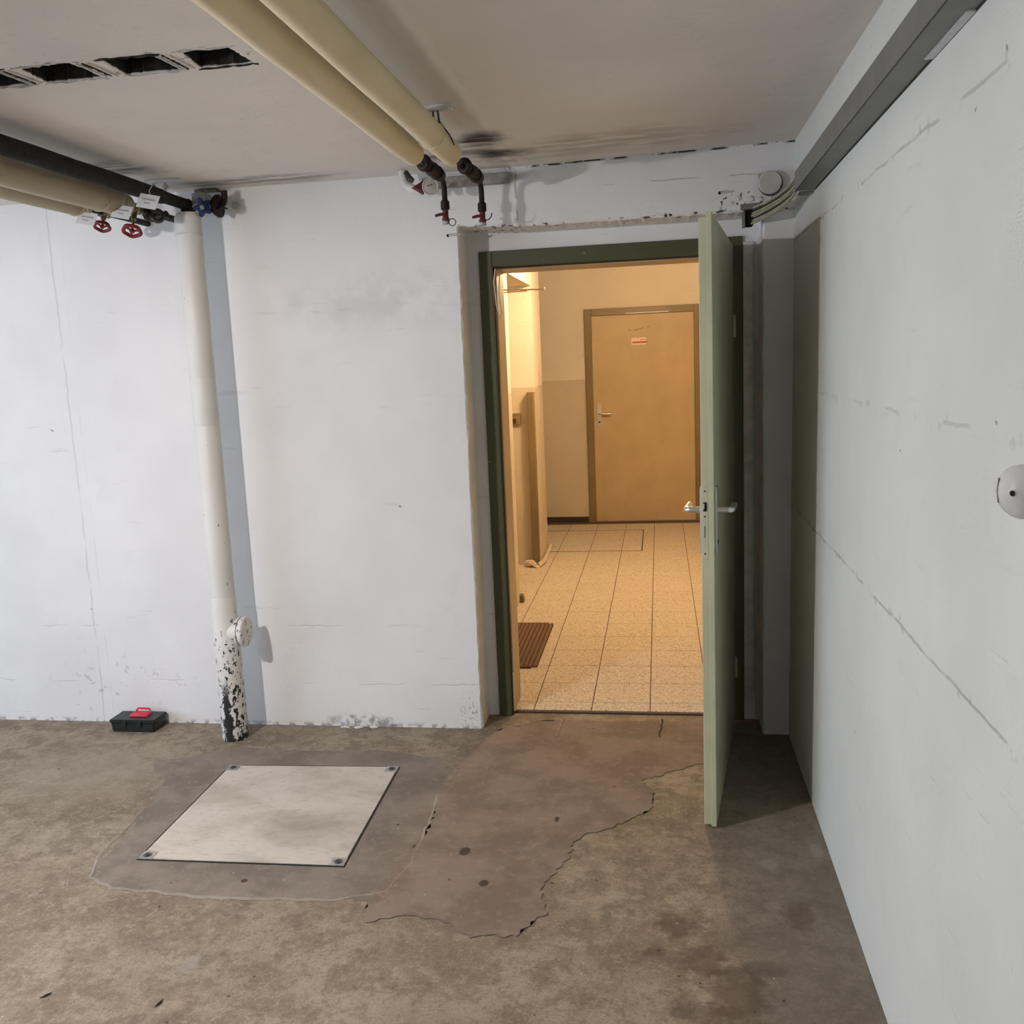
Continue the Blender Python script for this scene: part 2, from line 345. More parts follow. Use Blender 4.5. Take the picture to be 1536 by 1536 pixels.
M['red_dull'] = simple('dull_red_cap', (0.11, 0.018, 0.020), 0.5, var=0.3)
M['blue'] = simple('blue_handwheel_paint', (0.005, 0.016, 0.090), 0.6, var=0.2)
M['tag'] = simple('white_card', (0.62, 0.63, 0.64), 0.5, var=0.04)
M['ink'] = simple('grey_print', (0.36, 0.35, 0.37), 0.7)
M['brass'] = simple('old_brass', (0.22, 0.19, 0.12), 0.4, 0.8, 0.3, 60)
M['greybox'] = simple('grey_valve_body', (0.40, 0.42, 0.43), 0.45, 0.2, 0.15)
M['white_metal'] = simple('white_painted_metal', (0.62, 0.61, 0.57), 0.5, var=0.12)
M['pvc'] = simple('pale_plastic', (0.56, 0.555, 0.52), 0.35, var=0.06, spec=0.5)
M['junction'] = simple('painted_over_plastic', (0.50, 0.475, 0.43), 0.6, var=0.05, bump=0.2)
M['rail_shaded'] = simple('shaded_rail_paint', (0.30, 0.275, 0.26), 0.6, var=0.2)  # the rail's shade is put into its darkened colour
M['tray'] = simple('grey_cable_tray', (0.185, 0.19, 0.175), 0.45, 0.3, 0.10, 12)
M['cable'] = simple('beige_cable_sheath', (0.34, 0.32, 0.22), 0.5, var=0.15)
M['cable_dark'] = simple('black_cable_sheath', (0.03, 0.03, 0.025), 0.5)
M['toolbox'] = simple('black_toolbox_plastic', (0.013, 0.017, 0.016), 0.38, var=0.2, bump=0.2, scale=80)
M['pinkred'] = simple('red_plastic', (0.62, 0.025, 0.055), 0.35, var=0.08)
M['mat'] = simple('brown_ribbed_mat', (0.165, 0.098, 0.066), 0.85, var=0.25, scale=90, bump=0.5)
M['mat_dark'] = simple('mat_groove', (0.075, 0.035, 0.022), 0.9)
M['rubber'] = simple('dark_threshold_strip', (0.035, 0.028, 0.022), 0.8)
M['sticker_white'] = simple('sticker_white', (0.80, 0.62, 0.50), 0.4, var=0.05)
M['sticker_red'] = simple('sticker_red', (0.45, 0.05, 0.02), 0.4, var=0.1)
M['bag'] = simple('crumpled_tape', (0.66, 0.56, 0.48), 0.5)
M['twig'] = simple('dry_twig', (0.045, 0.035, 0.022), 0.8)
M['clear'] = simple('milky_dial', (0.50, 0.47, 0.43), 0.25)

def soil_pipe_mat():
    # object coords: origin on the floor under the pipe axis
    g = G('flaking_white_pipe_paint', 0.45, spec=0.45)
    c = g.mix(g.sm(g.noise(3, 3), 0.3, 0.7), (0.70, 0.675, 0.64), (0.63, 0.60, 0.555))
    n = g.noise(58, 5, 0.68, vec=g.stretch((1, 1, 0.6)))
    zz = g.m('ADD', g.z, g.m('MULTIPLY', g.m('SUBTRACT', g.noise(9, 3), 0.5), 0.14))
    nt = g.nt.nodes.new('ShaderNodeMapRange'); g._set(nt.inputs[0], zz)
    nt.inputs[1].default_value = 0.0; nt.inputs[2].default_value = 0.80; nt.inputs[3].default_value = 0.485; nt.inputs[4].default_value = 0.72
    thr = nt.outputs[0]
    flk = g.sm(g.m('SUBTRACT', n, thr), -0.004, 0.012)
    # long bare streak down the front
    ang = g.m('ABSOLUTE', g.m('ADD', g.x, g.m('MULTIPLY', g.m('SUBTRACT', g.noise(24, 5, 0.7), 0.5), 0.085)))
    stk = mul(g, g.sm(g.m('SUBTRACT', ang, g.m('MULTIPLY', g.m('SUBTRACT', 0.30, g.z), 0.045)), 0.014, 0.008), g.sm(g.z, 0.30, 0.20), g.sm(g.y, 0.0, -0.02))
    f = g.m('MAXIMUM', flk, stk)
    c = g.mix(f, c, (0.018, 0.017, 0.016))
    sp = g.noise(30, 3, 0.6, vec=g.stretch((1, 1, 0.4), (4, 4, 4)))
    c = g.mix(g.m('MULTIPLY', g.sm(sp, 0.745, 0.755), g.sm(g.z, 0.6, 1.0)), c, (0.03, 0.025, 0.02))
    return g.out(c, g.bump(f, 0.35, 0.003))
M['soil'] = soil_pipe_mat()

# ------------------------------------------------------------------ geometry helpers
def box(bm, x0, x1, y0, y1, z0, z1, rot=None, at=None):
    vs = [Vector((x, y, z)) for x in (x0, x1) for y in (y0, y1) for z in (z0, z1)]
    if rot: vs = [rot @ v for v in vs]
    if at: vs = [v + Vector(at) for v in vs]
    v = [bm.verts.new(q) for q in vs]
    for f in ((0, 1, 3, 2), (4, 6, 7, 5), (0, 4, 5, 1), (2, 3, 7, 6), (0, 2, 6, 4), (1, 5, 7, 3)):
        bm.faces.new([v[i] for i in f])
    return v

def bbox(x0, x1, y0, y1, z0, z1, bev=0.002, rot=None, at=None, seg=1):
    bm = bmesh.new(); box(bm, x0, x1, y0, y1, z0, z1)
    if bev: bmesh.ops.bevel(bm, geom=list(bm.edges), offset=bev, segments=seg, profile=0.5, affect='EDGES')
    if rot: bmesh.ops.transform(bm, matrix=rot.to_4x4(), verts=bm.verts)
    if at: bmesh.ops.translate(bm, vec=Vector(at), verts=bm.verts)
    return bm

def tube(pts, r, n=14, bm=None, caps=True):
    bm = bm or bmesh.new(); pts = [Vector(p) for p in pts]
    rs = r if isinstance(r, (list, tuple)) else [r] * len(pts)
    t = [(pts[min(i + 1, len(pts) - 1)] - pts[max(i - 1, 0)]).normalized() for i in range(len(pts))]
    ref = Vector((0, 0, 1)) if abs(t[0].z) < 0.9 else Vector((1, 0, 0))
    a = t[0].cross(ref).normalized(); rings = []
    for i, p in enumerate(pts):
        a = (a - t[i] * a.dot(t[i])).normalized(); b = t[i].cross(a)
        rings.append([bm.verts.new(p + (a * math.cos(2 * PI * k / n) + b * math.sin(2 * PI * k / n)) * rs[i]) for k in range(n)])
    for i in range(len(rings) - 1):
        for k in range(n):
            bm.faces.new((rings[i][k], rings[i][(k + 1) % n], rings[i + 1][(k + 1) % n], rings[i + 1][k]))
    if caps:
        bm.faces.new(list(reversed(rings[0]))); bm.faces.new(rings[-1])
    return bm

def arc(p0, p1, p2, n=6):   # quadratic bend
    p0, p1, p2 = map(Vector, (p0, p1, p2))
    return [p0 * (1 - t) ** 2 + p1 * 2 * t * (1 - t) + p2 * t * t for t in [i / n for i in range(n + 1)]]

def lathe(axis_p, axis_d, prof, n=28, bm=None):
    """prof: list of (distance along axis, radius)"""
    d = Vector(axis_d).normalized()
    return tube([Vector(axis_p) + d * a for a, r in prof], [max(r, 1e-4) for a, r in prof], n, bm) if False else _lathe(axis_p, d, prof, n, bm)

def _lathe(p, d, prof, n, bm):
    bm = bm or bmesh.new(); p = Vector(p)
    ref = Vector((0, 0, 1)) if abs(d.z) < 0.9 else Vector((1, 0, 0))
    a = d.cross(ref).normalized(); b = d.cross(a); rings = []
    for s, r in prof:
        r = max(r, 1e-4)
        rings.append([bm.verts.new(p + d * s + (a * math.cos(2 * PI * k / n) + b * math.sin(2 * PI * k / n)) * r) for k in range(n)])
    for i in range(len(rings) - 1):
        for k in range(n):
            bm.faces.new((rings[i][k], rings[i][(k + 1) % n], rings[i + 1][(k + 1) % n], rings[i + 1][k]))
    bm.faces.new(list(reversed(rings[0]))); bm.faces.new(rings[-1])
    return bm

def torus(c, nrm, R_, r, n=28, k=8, bm=None, lobes=0, amp=0.0):
    bm = bm or bmesh.new(); c = Vector(c); nrm = Vector(nrm).normalized()
    ref = Vector((0, 0, 1)) if abs(nrm.z) < 0.9 else Vector((1, 0, 0))
    a = nrm.cross(ref).normalized(); b = nrm.cross(a); rings = []
    for i in range(n):
        th = 2 * PI * i / n; rr = R_ * (1 + amp * math.cos(lobes * th))
        u = a * math.cos(th) + b * math.sin(th)
        rings.append([bm.verts.new(c + u * (rr + r * math.cos(2 * PI * j / k)) + nrm * (r * math.sin(2 * PI * j / k))) for j in range(k)])
    for i in range(n):
        for j in range(k):
            bm.faces.new((rings[i][j], rings[(i + 1) % n][j], rings[(i + 1) % n][(j + 1) % k], rings[i][(j + 1) % k]))
    return bm

def obj(name, bm, mat, parent=None, smooth=False):
    """world-space bmesh -> one object; origin follows its parent"""
    o_loc = world_loc(parent) if parent else Vector((0, 0, 0))
    bmesh.ops.recalc_face_normals(bm, faces=bm.faces)
    bmesh.ops.translate(bm, vec=-o_loc, verts=bm.verts)
    me = bpy.data.meshes.new(name); bm.to_mesh(me); bm.free()
    me.materials.append(mat)
    if smooth:
        me.polygons.foreach_set('use_smooth', [True] * len(me.polygons))
        me.set_sharp_from_angle(angle=math.radians(38))
    o = bpy.data.objects.new(name, me); COL.objects.link(o)
    if parent: o.parent = parent
    return o
def world_loc(o):
    v = Vector((0, 0, 0))
    while o is not None: v += o.location; o = o.parent
    return v
def tag(o, label=None, cat=None, group=None, kind=None):
    if label: o['label'] = label
    if cat: o['category'] = cat
    if group: o['group'] = group
    if kind: o['kind'] = kind
    return o
def thing(name, label, cat, loc, group=None, kind=None):
    o = bpy.data.objects.new(name, None); COL.objects.link(o); o.location = loc; o.empty_display_size = 0.05
    return tag(o, label, cat, group, kind)
def solo(name, bm, mat, label, cat, loc, group=None, smooth=True):
    """a top-level thing that is one mesh, origin at loc"""
    bmesh.ops.translate(bm, vec=-Vector(loc), verts=bm.verts)
    o = obj(name, bm, mat, None, smooth); o.location = loc
    return tag(o, label, cat, group)
def struct(name, bm, mat, label=None, parent=None, smooth=False):
    o = obj(name, bm, mat, parent, smooth)
    if parent is None: tag(o, label, 'building', None, 'structure')
    elif label: tag(o, label)
    return o
def zc(x): return ZC + max(0.0, (x + 0.5) / 1.02) * 0.021
def rx(z): return R - 0.004 + 0.014 * z / ZC
def quad(bm, *p): return bm.faces.new([bm.verts.new(Vector(q)) for q in p])

# ------------------------------------------------------------------ garage shell
def strips_z(bm, prof, zs, seed):
    """loft a plan profile [(x, y, jitter)] up through heights zs"""
    rnd = random.Random(seed); cols = []
    for (x, y, j) in prof:
        col = []; dx = dy = 0
        for z in zs:
            dx = 0.55 * dx + rnd.uniform(-1, 1) * j; dy = 0.55 * dy + rnd.uniform(-1, 1) * j
            col.append(bm.verts.new((x + dx, y + max(dy, 0), z)))
        cols.append(col)
    for a, b in zip(cols, cols[1:]):
        for i in range(len(zs) - 1): bm.faces.new((a[i], b[i], b[i + 1], a[i + 1]))

bm = bmesh.new()
zs = [ZR * i / 150 for i in range(151)]
strips_z(bm, [(XL, D, 0), (XC - 0.03, D, 0), (XC - 0.006, D, 0.0016), (XC, D + 0.006, 0.0018), (XC + 0.002, F, 0)], zs, 3)      # left of the door niche
strips_z(bm, [(XR, F, 0), (XR, D + 0.006, 0.0012), (XR + 0.006, D, 0.0012), (XR + 0.02, D, 0), (R + 0.03, D, 0)], zs, 4)               # pillar right of it
# lintel: loft along x
rnd = random.Random(5); cols = []
nx = 90
for (y, z, j) in [(D, ZC, 0), (D, ZR + 0.03, 0), (D, ZR + 0.008, 0.002), (D + 0.008, ZR, 0.0022), (F, ZR - 0.006, 0)]:
    col = []
    for i in range(nx + 1):
        x = XC + (XR - XC) * i / nx
        e = rnd.uniform(-1, 1) * j
        col.append(bm.verts.new((x, y, z + e + (-0.016 * min(1, 4 * i / nx) if z < ZC else 0.04))))
    cols.append(col)
for a, b in zip(cols, cols[1:]):
    for i in range(nx): bm.faces.new((a[i], b[i], b[i + 1], a[i + 1]))
quad(bm, (XL, D, ZR), (XC, D, ZR), (XC, D, ZC), (XL, D, ZC))
quad(bm, (XR, D, ZR), (R + 0.03, D, ZR), (R + 0.03, D, ZC + 0.04), (XR, D, ZC + 0.04))
# niche back wall around the door frame
quad(bm, (XC - 0.02, F, 0), (-0.735, F, 0), (-0.735, F, 2.2), (XC - 0.02, F, 2.2))
quad(bm, (0.315, F, 0), (XR + 0.02, F, 0), (XR + 0.02, F, 2.2), (0.315, F, 2.2))
quad(bm, (-0.735, F, 2.05), (0.315, F, 2.05), (0.315, F, 2.2), (-0.735, F, 2.2))
struct('wall_back', bm, M['wall'], 'rough white painted concrete wall with the doorway niche')

bm = bmesh.new(); quad(bm, (rx(0), YB, 0), (rx(0), D + 0.01, 0), (rx(2.45), D + 0.01, 2.45), (rx(2.45), YB, 2.45)); quad(bm, (R + .2, YB, 0), (R + .2, D, 0), (R + .2, D, 2.45), (R + .2, YB, 2.45))
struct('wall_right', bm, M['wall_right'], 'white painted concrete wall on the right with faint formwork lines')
bm = bmesh.new(); box(bm, XL, R, YB - 0.2, YB, 0, ZC)
struct('wall_rear', bm, M['wall_plain'], 'white wall behind the viewer')
bm = bmesh.new()
G0, G1, GZ = 0.35, 2.75, 2.05
box(bm, XL - 0.2, XL, YB, G0, 0, ZC); box(bm, XL - 0.2, XL, G1, D, 0, ZC); box(bm, XL - 0.2, XL, G0, G1, GZ, ZC)
struct('wall_left', bm, M['wall_plain'], 'white wall with the open garage gate')

# ceiling with a row of open hollow-block slots
holes = [(-1.77, -1.60), (-1.545, -1.408), (-1.322, -1.192), (-1.118, -0.998)]
hy0, hy1 = 2.255, 2.380
bm = bmesh.new()
RC = 0.54
for (ya, yb) in ((YB, hy0 - 0.03), (hy1 + 0.03, D)):
    quad(bm, (XL, ya, ZC), (-0.5, ya, ZC), (-0.5, yb, ZC), (XL, yb, ZC)); quad(bm, (-0.5, ya, ZC), (RC, ya, zc(RC)), (RC, yb, zc(RC)), (-0.5, yb, ZC))
quad(bm, (-0.5, hy0 - 0.03, ZC), (RC, hy0 - 0.03, zc(RC)), (RC, hy1 + 0.03, zc(RC)), (-0.5, hy1 + 0.03, ZC))
xs = [XL]
for a, b in holes: xs += [a - 0.012, b + 0.012]
xs.append(-0.5)
for i in range(0, len(xs) - 1, 2): quad(bm, (xs[i], hy0 - 0.03, ZC), (xs[i + 1], hy0 - 0.03, ZC), (xs[i + 1], hy1 + 0.03, ZC), (xs[i], hy1 + 0.03, ZC))
rims = []
for k, (a, b) in enumerate(holes):
    rnd = random.Random(20 + k); n = 14
    sk = 0.012
    inner = [(a + (b - a) * i / n, hy0) for i in range(n)] + [(b + sk * i / n, hy0 + (hy1 - hy0) * i / n) for i in range(n)] + \
            [(b + sk - (b + sk - (a - sk)) * i / n, hy1) for i in range(n)] + [(a - sk + sk * i / n, hy1 - (hy1 - hy0) * i / n) for i in range(n)]
    A, B = a - 0.012, b + 0.012
    outer = [(A + (B - A) * i / n, hy0 - 0.03) for i in range(n)] + [(B, hy0 - 0.03 + (hy1 - hy0 + 0.06) * i / n) for i in range(n)] + \
            [(B - (B - A) * i / n, hy1 + 0.03) for i in range(n)] + [(A, hy1 + 0.03 - (hy1 - hy0 + 0.06) * i / n) for i in range(n)]
    inner = [(x + rnd.uniform(-1, 1) * 0.0032, y + rnd.uniform(-1, 1) * 0.0045) for x, y in inner]
    inner = [(min(max(x, A + 0.001), B - 0.001), y) for x, y in inner]
    vi = [bm.verts.new((x, y, ZC + 0.001)) for x, y in inner]; vo = [bm.verts.new((x, y, ZC)) for x, y in outer]
    for i in range(len(vi)):
        j = (i + 1) % len(vi); bm.faces.new((vo[i], vo[j], vi[j], vi[i]))
    rims.append(inner)
rnd = random.Random(5)
cei = struct('ceiling', bm, M['ceiling'], 'grey-white painted ceiling with four open block slots')
for rim in rims:
    bm = bmesh.new()
    lo = [bm.verts.new((x, y, ZC + 0.001)) for x, y in rim]; hi = [bm.verts.new((x, y, ZC + 0.004)) for x, y in rim]
    cx = sum(x for x, y in rim) / len(rim); cy = sum(y for x, y in rim) / len(rim)
    n = len(rim)
    for i in range(n): bm.faces.new((lo[i], lo[(i + 1) % n], hi[(i + 1) % n], hi[i]))
    obj('slot_edge', bm, M['render_edge'], cei)
    bm = bmesh.new()
    hi = [bm.verts.new((x, y, ZC + 0.004)) for x, y in rim]
    top = [bm.verts.new((cx + (x - cx) * 1.15, cy + (y - cy) * 1.2, ZC + 0.12)) for x, y in rim]
    for i in range(n): bm.faces.new((hi[i], hi[(i + 1) % n], top[(i + 1) % n], top[i]))
    bm.faces.new(top)
    obj('block_cavity', bm, M['slot'], cei)
# torn render crumbs and the block joints between slots
for (xa, xb) in ((-1.577, 0), (-1.366, 0), (-1.157, 0), (-1.362, 1)):
    pass
for xj in (-1.588, -1.375, -1.165):
    for dx, mt, nm in ((-0.015, M['render_edge'], 'render_ridge'), (0.016, M['render_edge'], 'render_ridge'), (0.0, M['slot'], 'block_joint')):
        rnd = random.Random(int(abs(xj) * 1000 + dx * 9999))
        pts = [(xj + dx + 0.010 * (t - 0.5) + rnd.uniform(-1, 1) * 0.0016, hy0 + 0.008 + (hy1 - hy0 - 0.014) * t, ZC - (0.0005 if mt is M['slot'] else -0.002)) for t in [i / 10 for i in range(11)]]
        rr = [0.0052 if mt is M['render_edge'] else rnd.uniform(0.0012, 0.0042) for _ in pts]
        obj(nm, tube(pts, rr, 6), mt, cei, True)
rnd = random.Random(77)
for (a, b) in holes:
    for side, yy in ((0, hy0 - 0.004), (1, hy1 + 0.006)):
        pts = [(a - 0.02 + (b - a + 0.04) * t, yy + rnd.uniform(-1, 1) * 0.004, ZC + rnd.uniform(-0.001, 0.001)) for t in [i / 12 for i in range(13)]]
        obj('torn_render', tube(pts, [rnd.uniform(0.001, 0.0042) for _ in pts], 6), M['render_edge'] if rnd.random() < 0.7 else M['slot'], cei, True)

# garage floor
bm = bmesh.new(); box(bm, XL - 2.0, R + 0.2, YB - 0.2, 4.075, -0.2, 0)
flo = struct('floor', bm, M['floor'], 'worn stained concrete garage floor')

def jag(pts, step=0.02, amp=0.004, seed=1, closed=True):
    rnd = random.Random(seed); out = []
    n = len(pts)
    for i in range(n if closed else n - 1):
        a = Vector((*pts[i][:2], 0)); b = Vector((*pts[(i + 1) % n][:2], 0)); k = max(1, int((b - a).length / step))
        nn = (b - a).normalized().cross(Vector((0, 0, 1)))
        for j in range(k):
            p = a.lerp(b, j / k) + nn * rnd.uniform(-1, 1) * amp * (0.4 if j == 0 else 1)
            out.append((p.x, p.y))
    return out
def slab(pts, z0, z1, bev=0.0):
    bm = bmesh.new()
    lo = [bm.verts.new((x, y, z0)) for x, y in pts]; hi = [bm.verts.new((x, y, z1)) for x, y in pts]
    n = len(pts)
    f = bm.faces.new(hi)
    for i in range(n): bm.faces.new((lo[i], lo[(i + 1) % n], hi[(i + 1) % n], hi[i]))
    bmesh.ops.triangulate(bm, faces=[f])
    return bm
collar = [(-1.87, 2.66), (-1.82, 2.56), (-1.72, 2.52), (-1.36, 2.50), (-0.89, 2.53), (-0.80, 2.60), (-0.76, 2.75), (-0.79, 3.14), (-0.83, 3.35), (-0.90, 3.56), (-1.2, 3.62),
          (-1.5, 3.60), (-1.80, 3.62), (-1.98, 3.52), (-2.13, 3.46), (-2.08, 3.38), (-2.00, 3.33), (-1.97, 3.27), (-1.92, 3.05)]
obj('cement_collar', slab(jag(collar, 0.03, 0.006, 4), 0.0, 0.0012), M['collar'], flo)
patch = [(-0.90, 2.52), (-0.885, 2.46), (-0.87, 2.41), (-0.78, 2.455), (-0.67, 2.45), (-0.61, 2.42), (-0.58, 2.385), (-0.55, 2.365), (-0.50, 2.385), (-0.42, 2.385), (-0.39, 2.455),
         (-0.345, 2.51), (-0.385, 2.62), (-0.36, 2.70), (-0.32, 2.80), (-0.31, 2.90), (-0.28, 2.97), (-0.21, 3.01), (-0.13, 3.08), (-0.055, 3.17), (-0.045, 3.30), (-0.09, 3.40),
         (0.03, 3.49), (0.19, 3.60), (0.26, 3.85), (0.25, 4.0), (-0.55, 3.98), (-0.735, 3.85), (-0.82, 3.55), (-0.83, 3.3), (-0.82, 2.95), (-0.86, 2.72)]
obj('screed_patch', slab(jag(patch, 0.014, 0.008, 9), 0.0, 0.0030), M['screed'], flo)
# pale mortar ridge that frames the collar
rp = [(-1.93, 3.05), (-1.90, 2.70), (-1.85, 2.58), (-1.74, 2.525), (-1.36, 2.50), (-1.0, 2.52), (-0.86, 2.58), (-0.82, 2.75), (-0.83, 3.1), (-0.85, 3.26)]
pts = jag(rp, 0.03, 0.005, 12, closed=False)
bm = bmesh.new(); rnd = random.Random(3); prev = None
for i, (x, y) in enumerate(pts):
    q = Vector(pts[min(i + 1, len(pts) - 1)]) - Vector(pts[max(i - 1, 0)]); q.normalize(); nn = Vector((q.y, -q.x))
    wd = rnd.uniform(0.004, 0.011)
    row = [bm.verts.new((x + nn.x * k * wd, y + nn.y * k * wd, zz)) for k, zz in ((-1, 0.0008), (0, 0.0038), (1, 0.0008))]
    if prev:
        for a in range(2): bm.faces.new((prev[a], prev[a + 1], row[a + 1], row[a]))
    prev = row
obj('mortar_ridge', bm, M['ridge'], flo)
# joints in front of the threshold
for xj, y0, y1 in ((-0.46, 3.80, 4.04), (-0.02, 3.82, 4.05)):
    pts = jag([(xj, y0), (xj + 0.01, y1)], 0.03, 0.006, int(y0 * 100), closed=False)
    obj('floor_joint', tube([(x, y, 0.0015) for x, y in pts], 0.0045, 6), M['rubber'] if xj > -0.1 else M['ridge'], flo, True)

# ------------------------------------------------------------------ floor hatch
hc = [(-1.754, 2.692), (-1.034, 2.703), (-1.058, 3.463), (-1.772, 3.434)]
ctr = (sum(p[0] for p in hc) / 4, sum(p[1] for p in hc) / 4)
root = thing('floor_hatch', 'square pale concrete hatch cover set in the floor in front of the pipe', 'hatch cover', (ctr[0], ctr[1], 0))
def inset(pts, d):
    out = []; n = len(pts)
    for i in range(n):
        a, b, c = Vector(pts[i - 1]), Vector(pts[i]), Vector(pts[(i + 1) % n])
        out.append(tuple(b + (a - b).normalized() * d + (c - b).normalized() * d))
    return out
obj('cover_plate', slab(inset(hc, 0.006), 0.0, 0.0052), M['cover'], root)
bm = bmesh.new(); o_, i_ = hc, inset(hc, 0.0035)
for k in range(4):
    a, b, c, d = o_[k], o_[(k + 1) % 4], i_[(k + 1) % 4], i_[k]
    v = [bm.verts.new((*p, z)) for z in (0.0, 0.0048) for p in (a, b, c, d)]
    for f in ((0, 1, 2, 3), (4, 5, 6, 7), (0, 1, 5, 4), (1, 2, 6, 5), (2, 3, 7, 6), (3, 0, 4, 7)): bm.faces.new([v[q] for q in f])
obj('hatch_frame', bm, M['dark_metal'], root)
for k, p in enumerate(hc):
    p = Vector(p); a = (Vector(hc[k - 1]) - p).normalized(); b = (Vector(hc[(k + 1) % 4]) - p).normalized()
    s = 0.052
    q = [p + a * 0.002 + b * 0.002, p + a * s + b * 0.002, p + a * s + b * s, p + a * 0.002 + b * s]
    cp = obj('corner_plate', slab([tuple(x) for x in q], 0.0, 0.0064), M['steel'], root)
    c = p + (a + b) * s / 2
    obj('lifting_screw', torus((c.x, c.y, 0.0064), (0, 0, 1), 0.013, 0.0016, 18, 6), M['dark_metal'], cp, True)
    obj('screw_head', _lathe((c.x, c.y, 0.005), Vector((0, 0, 1)), [(0, 0.009), (0.0022, 0.009), (0.003, 0.006)], 14, None), M['dark_metal'], cp, True)

# ------------------------------------------------------------------ door 1 (green steel door, open)
door = thing('door_1', 'open green steel door and its dark green frame in the doorway niche', 'door', (0.30, F, 0), kind='structure')
fx0, fx1, fz = -0.745, 0.345, 2.058      # outer frame
ox0, ox1, oz = -0.688, 0.300, 1.992      # opening
def frame_piece(nm, x0, x1, z0, z1, y0, y1, mt, lab=None, bev=0.003):
    o = obj(nm, bbox(x0, x1, y0, y1, z0, z1, bev), mt, door); 
    if lab: o['label'] = lab
    return o
fj = frame_piece('frame_jamb', fx0, ox0, 0.0, fz, F - 0.014, F + 0.035, M['frame_green'])
frame_piece('frame_jamb', ox1, fx1, 0.0, fz, F - 0.014, F + 0.035, M['frame_green'])
frame_piece('frame_head', ox0, ox1, oz, fz, F - 0.014, F + 0.035, M['frame_green'])
frame_piece('door_seal', ox0 - 0.001, ox0 + 0.004, 0.0, oz, F + 0.006, F + 0.036, M['rubber'], 'black rubber seal')
frame_piece('door_seal', ox0, ox1, oz - 0.004, oz + 0.001, F + 0.006, F + 0.036, M['rubber'], 'black rubber seal')
frame_piece('frame_lining', fx0 + 0.01, ox0 + 0.008, 0.0, oz + 0.01, F + 0.036, HW, M['hall_door'], 'tan painted frame lining')
frame_piece('frame_lining', ox1 - 0.008, fx1, 0.0, oz + 0.01, F + 0.036, HW, M['hall_door'], 'tan painted frame lining')
frame_piece('frame_lining', ox0, ox1, oz - 0.008, fz, F + 0.036, HW, M['hall_door'], 'tan painted frame lining')
frame_piece('strike_strip', ox0 + 0.003, ox0 + 0.009, 0.01, 0.19, F + 0.020, F + 0.034, M['white_metal'], 'short pale strip at the foot of the jamb', 0.001)
frame_piece('threshold', ox0 - 0.02, ox1 + 0.02, -0.02, 0.004, F + 0.028, F + 0.046, M['rubber'], 'dark threshold joint', 0.001)  # dark strip along the threshold edge

# leaf: local frame (u along the leaf from free end to hinge, n towards the wall on the right)
P0 = Vector((0.126, 3.047, 0)); ang = math.atan2(0.139, 0.990)
U = Vector((math.sin(ang), math.cos(ang), 0)); Nn = Vector((math.cos(ang), -math.sin(ang), 0))
Rm = Matrix((Nn, U, Vector((0, 0, 1)))).transposed()       # local (n,u,z) -> world
def leafbox(n0, n1, u0, u1, z0, z1, bev=0.0015, seg=1): return bbox(n0, n1, u0, u1, z0, z1, bev, Rm, P0, seg)
bm = bmesh.new()
def Lp(n, u, z): return P0 + Rm @ Vector((n, u, z))
LW = 0.985; ZT = 2.022; ZB = 0.010
box(bm, 0.0, 0.024, 0.012, LW, ZB, ZT - 0.013, Rm, P0)
box(bm, 0.024, 0.042, 0.0, LW, ZB, ZT, Rm, P0)
bmesh.ops.bevel(bm, geom=list(bm.edges), offset=0.0016, segments=1, affect='EDGES')
leaf = obj('leaf', bm, M['leaf_green'], door)
leaf['label'] = 'pale green door leaf standing open towards the viewer'
lp = obj('lock_faceplate', leafbox(0.002, 0.0225, 0.0095, 0.0125, 0.935, 1.172, 0.001), M['leaf_green'], leaf)
obj('latch_hole', leafbox(0.007, 0.018, 0.0080, 0.0105, 1.092, 1.122, 0.0005), M['black'], leaf)
obj('latch_bolt', leafbox(0.007, 0.0115, 0.0020, 0.0105, 1.100, 1.118, 0.001), M['chrome'], leaf)
obj('bolt_slot', leafbox(0.010, 0.0125, 0.0085, 0.0105, 1.005, 1.045, 0.0004), M['dark_metal'], leaf)
for zz in (1.158, 0.952, 1.075):
    obj('screw', _lathe(Lp(0.012, 0.0102, zz), -U, [(0, 0.0035), (0.001, 0.0032), (0.0014, 0.001)], 10, None), M['dark_metal'], leaf, True)
for side in (-1, 1):
    n0 = -0.0065 if side < 0 else 0.0415; n1 = n0 + 0.007
    hp = obj('handle_plate', leafbox(n0, n1, 0.035, 0.073, 0.948, 1.168, 0.002), M['chrome'], leaf)
    nn = 0.0 if side < 0 else 0.042
    pts = [Lp(nn, 0.054, 1.090), Lp(nn + side * 0.030, 0.054, 1.090)] + arc(Lp(nn + side * 0.040, 0.054, 1.090), Lp(nn + side * 0.052, 0.055, 1.090), Lp(nn + side * 0.053, 0.075, 1.090), 5) + [Lp(nn + side * 0.053, 0.165, 1.090)]
    obj('door_handle', tube(pts, [0.011] * 7 + [0.0105, 0.0105], 14), M['chrome'], leaf, True)
    kh = Lp(nn + side * 0.0075, 0.054, 0.985)
    obj('keyhole', _lathe(kh, Nn * side, [(-0.002, 0.0075), (0.0008, 0.0075), (0.001, 0.003)], 12, None), M['black'], leaf, True)
for zz in (0.25, 1.70):
    c = Lp(0.046, LW - 0.006, zz)
    obj('hinge', _lathe(c, Vector((0, 0, 1)), [(-0.045, 0.008), (0.0, 0.008), (0.0005, 0.0072), (0.002, 0.0072), (0.0025, 0.008), (0.045, 0.008)], 12, None), M['leaf_green'], leaf, True)

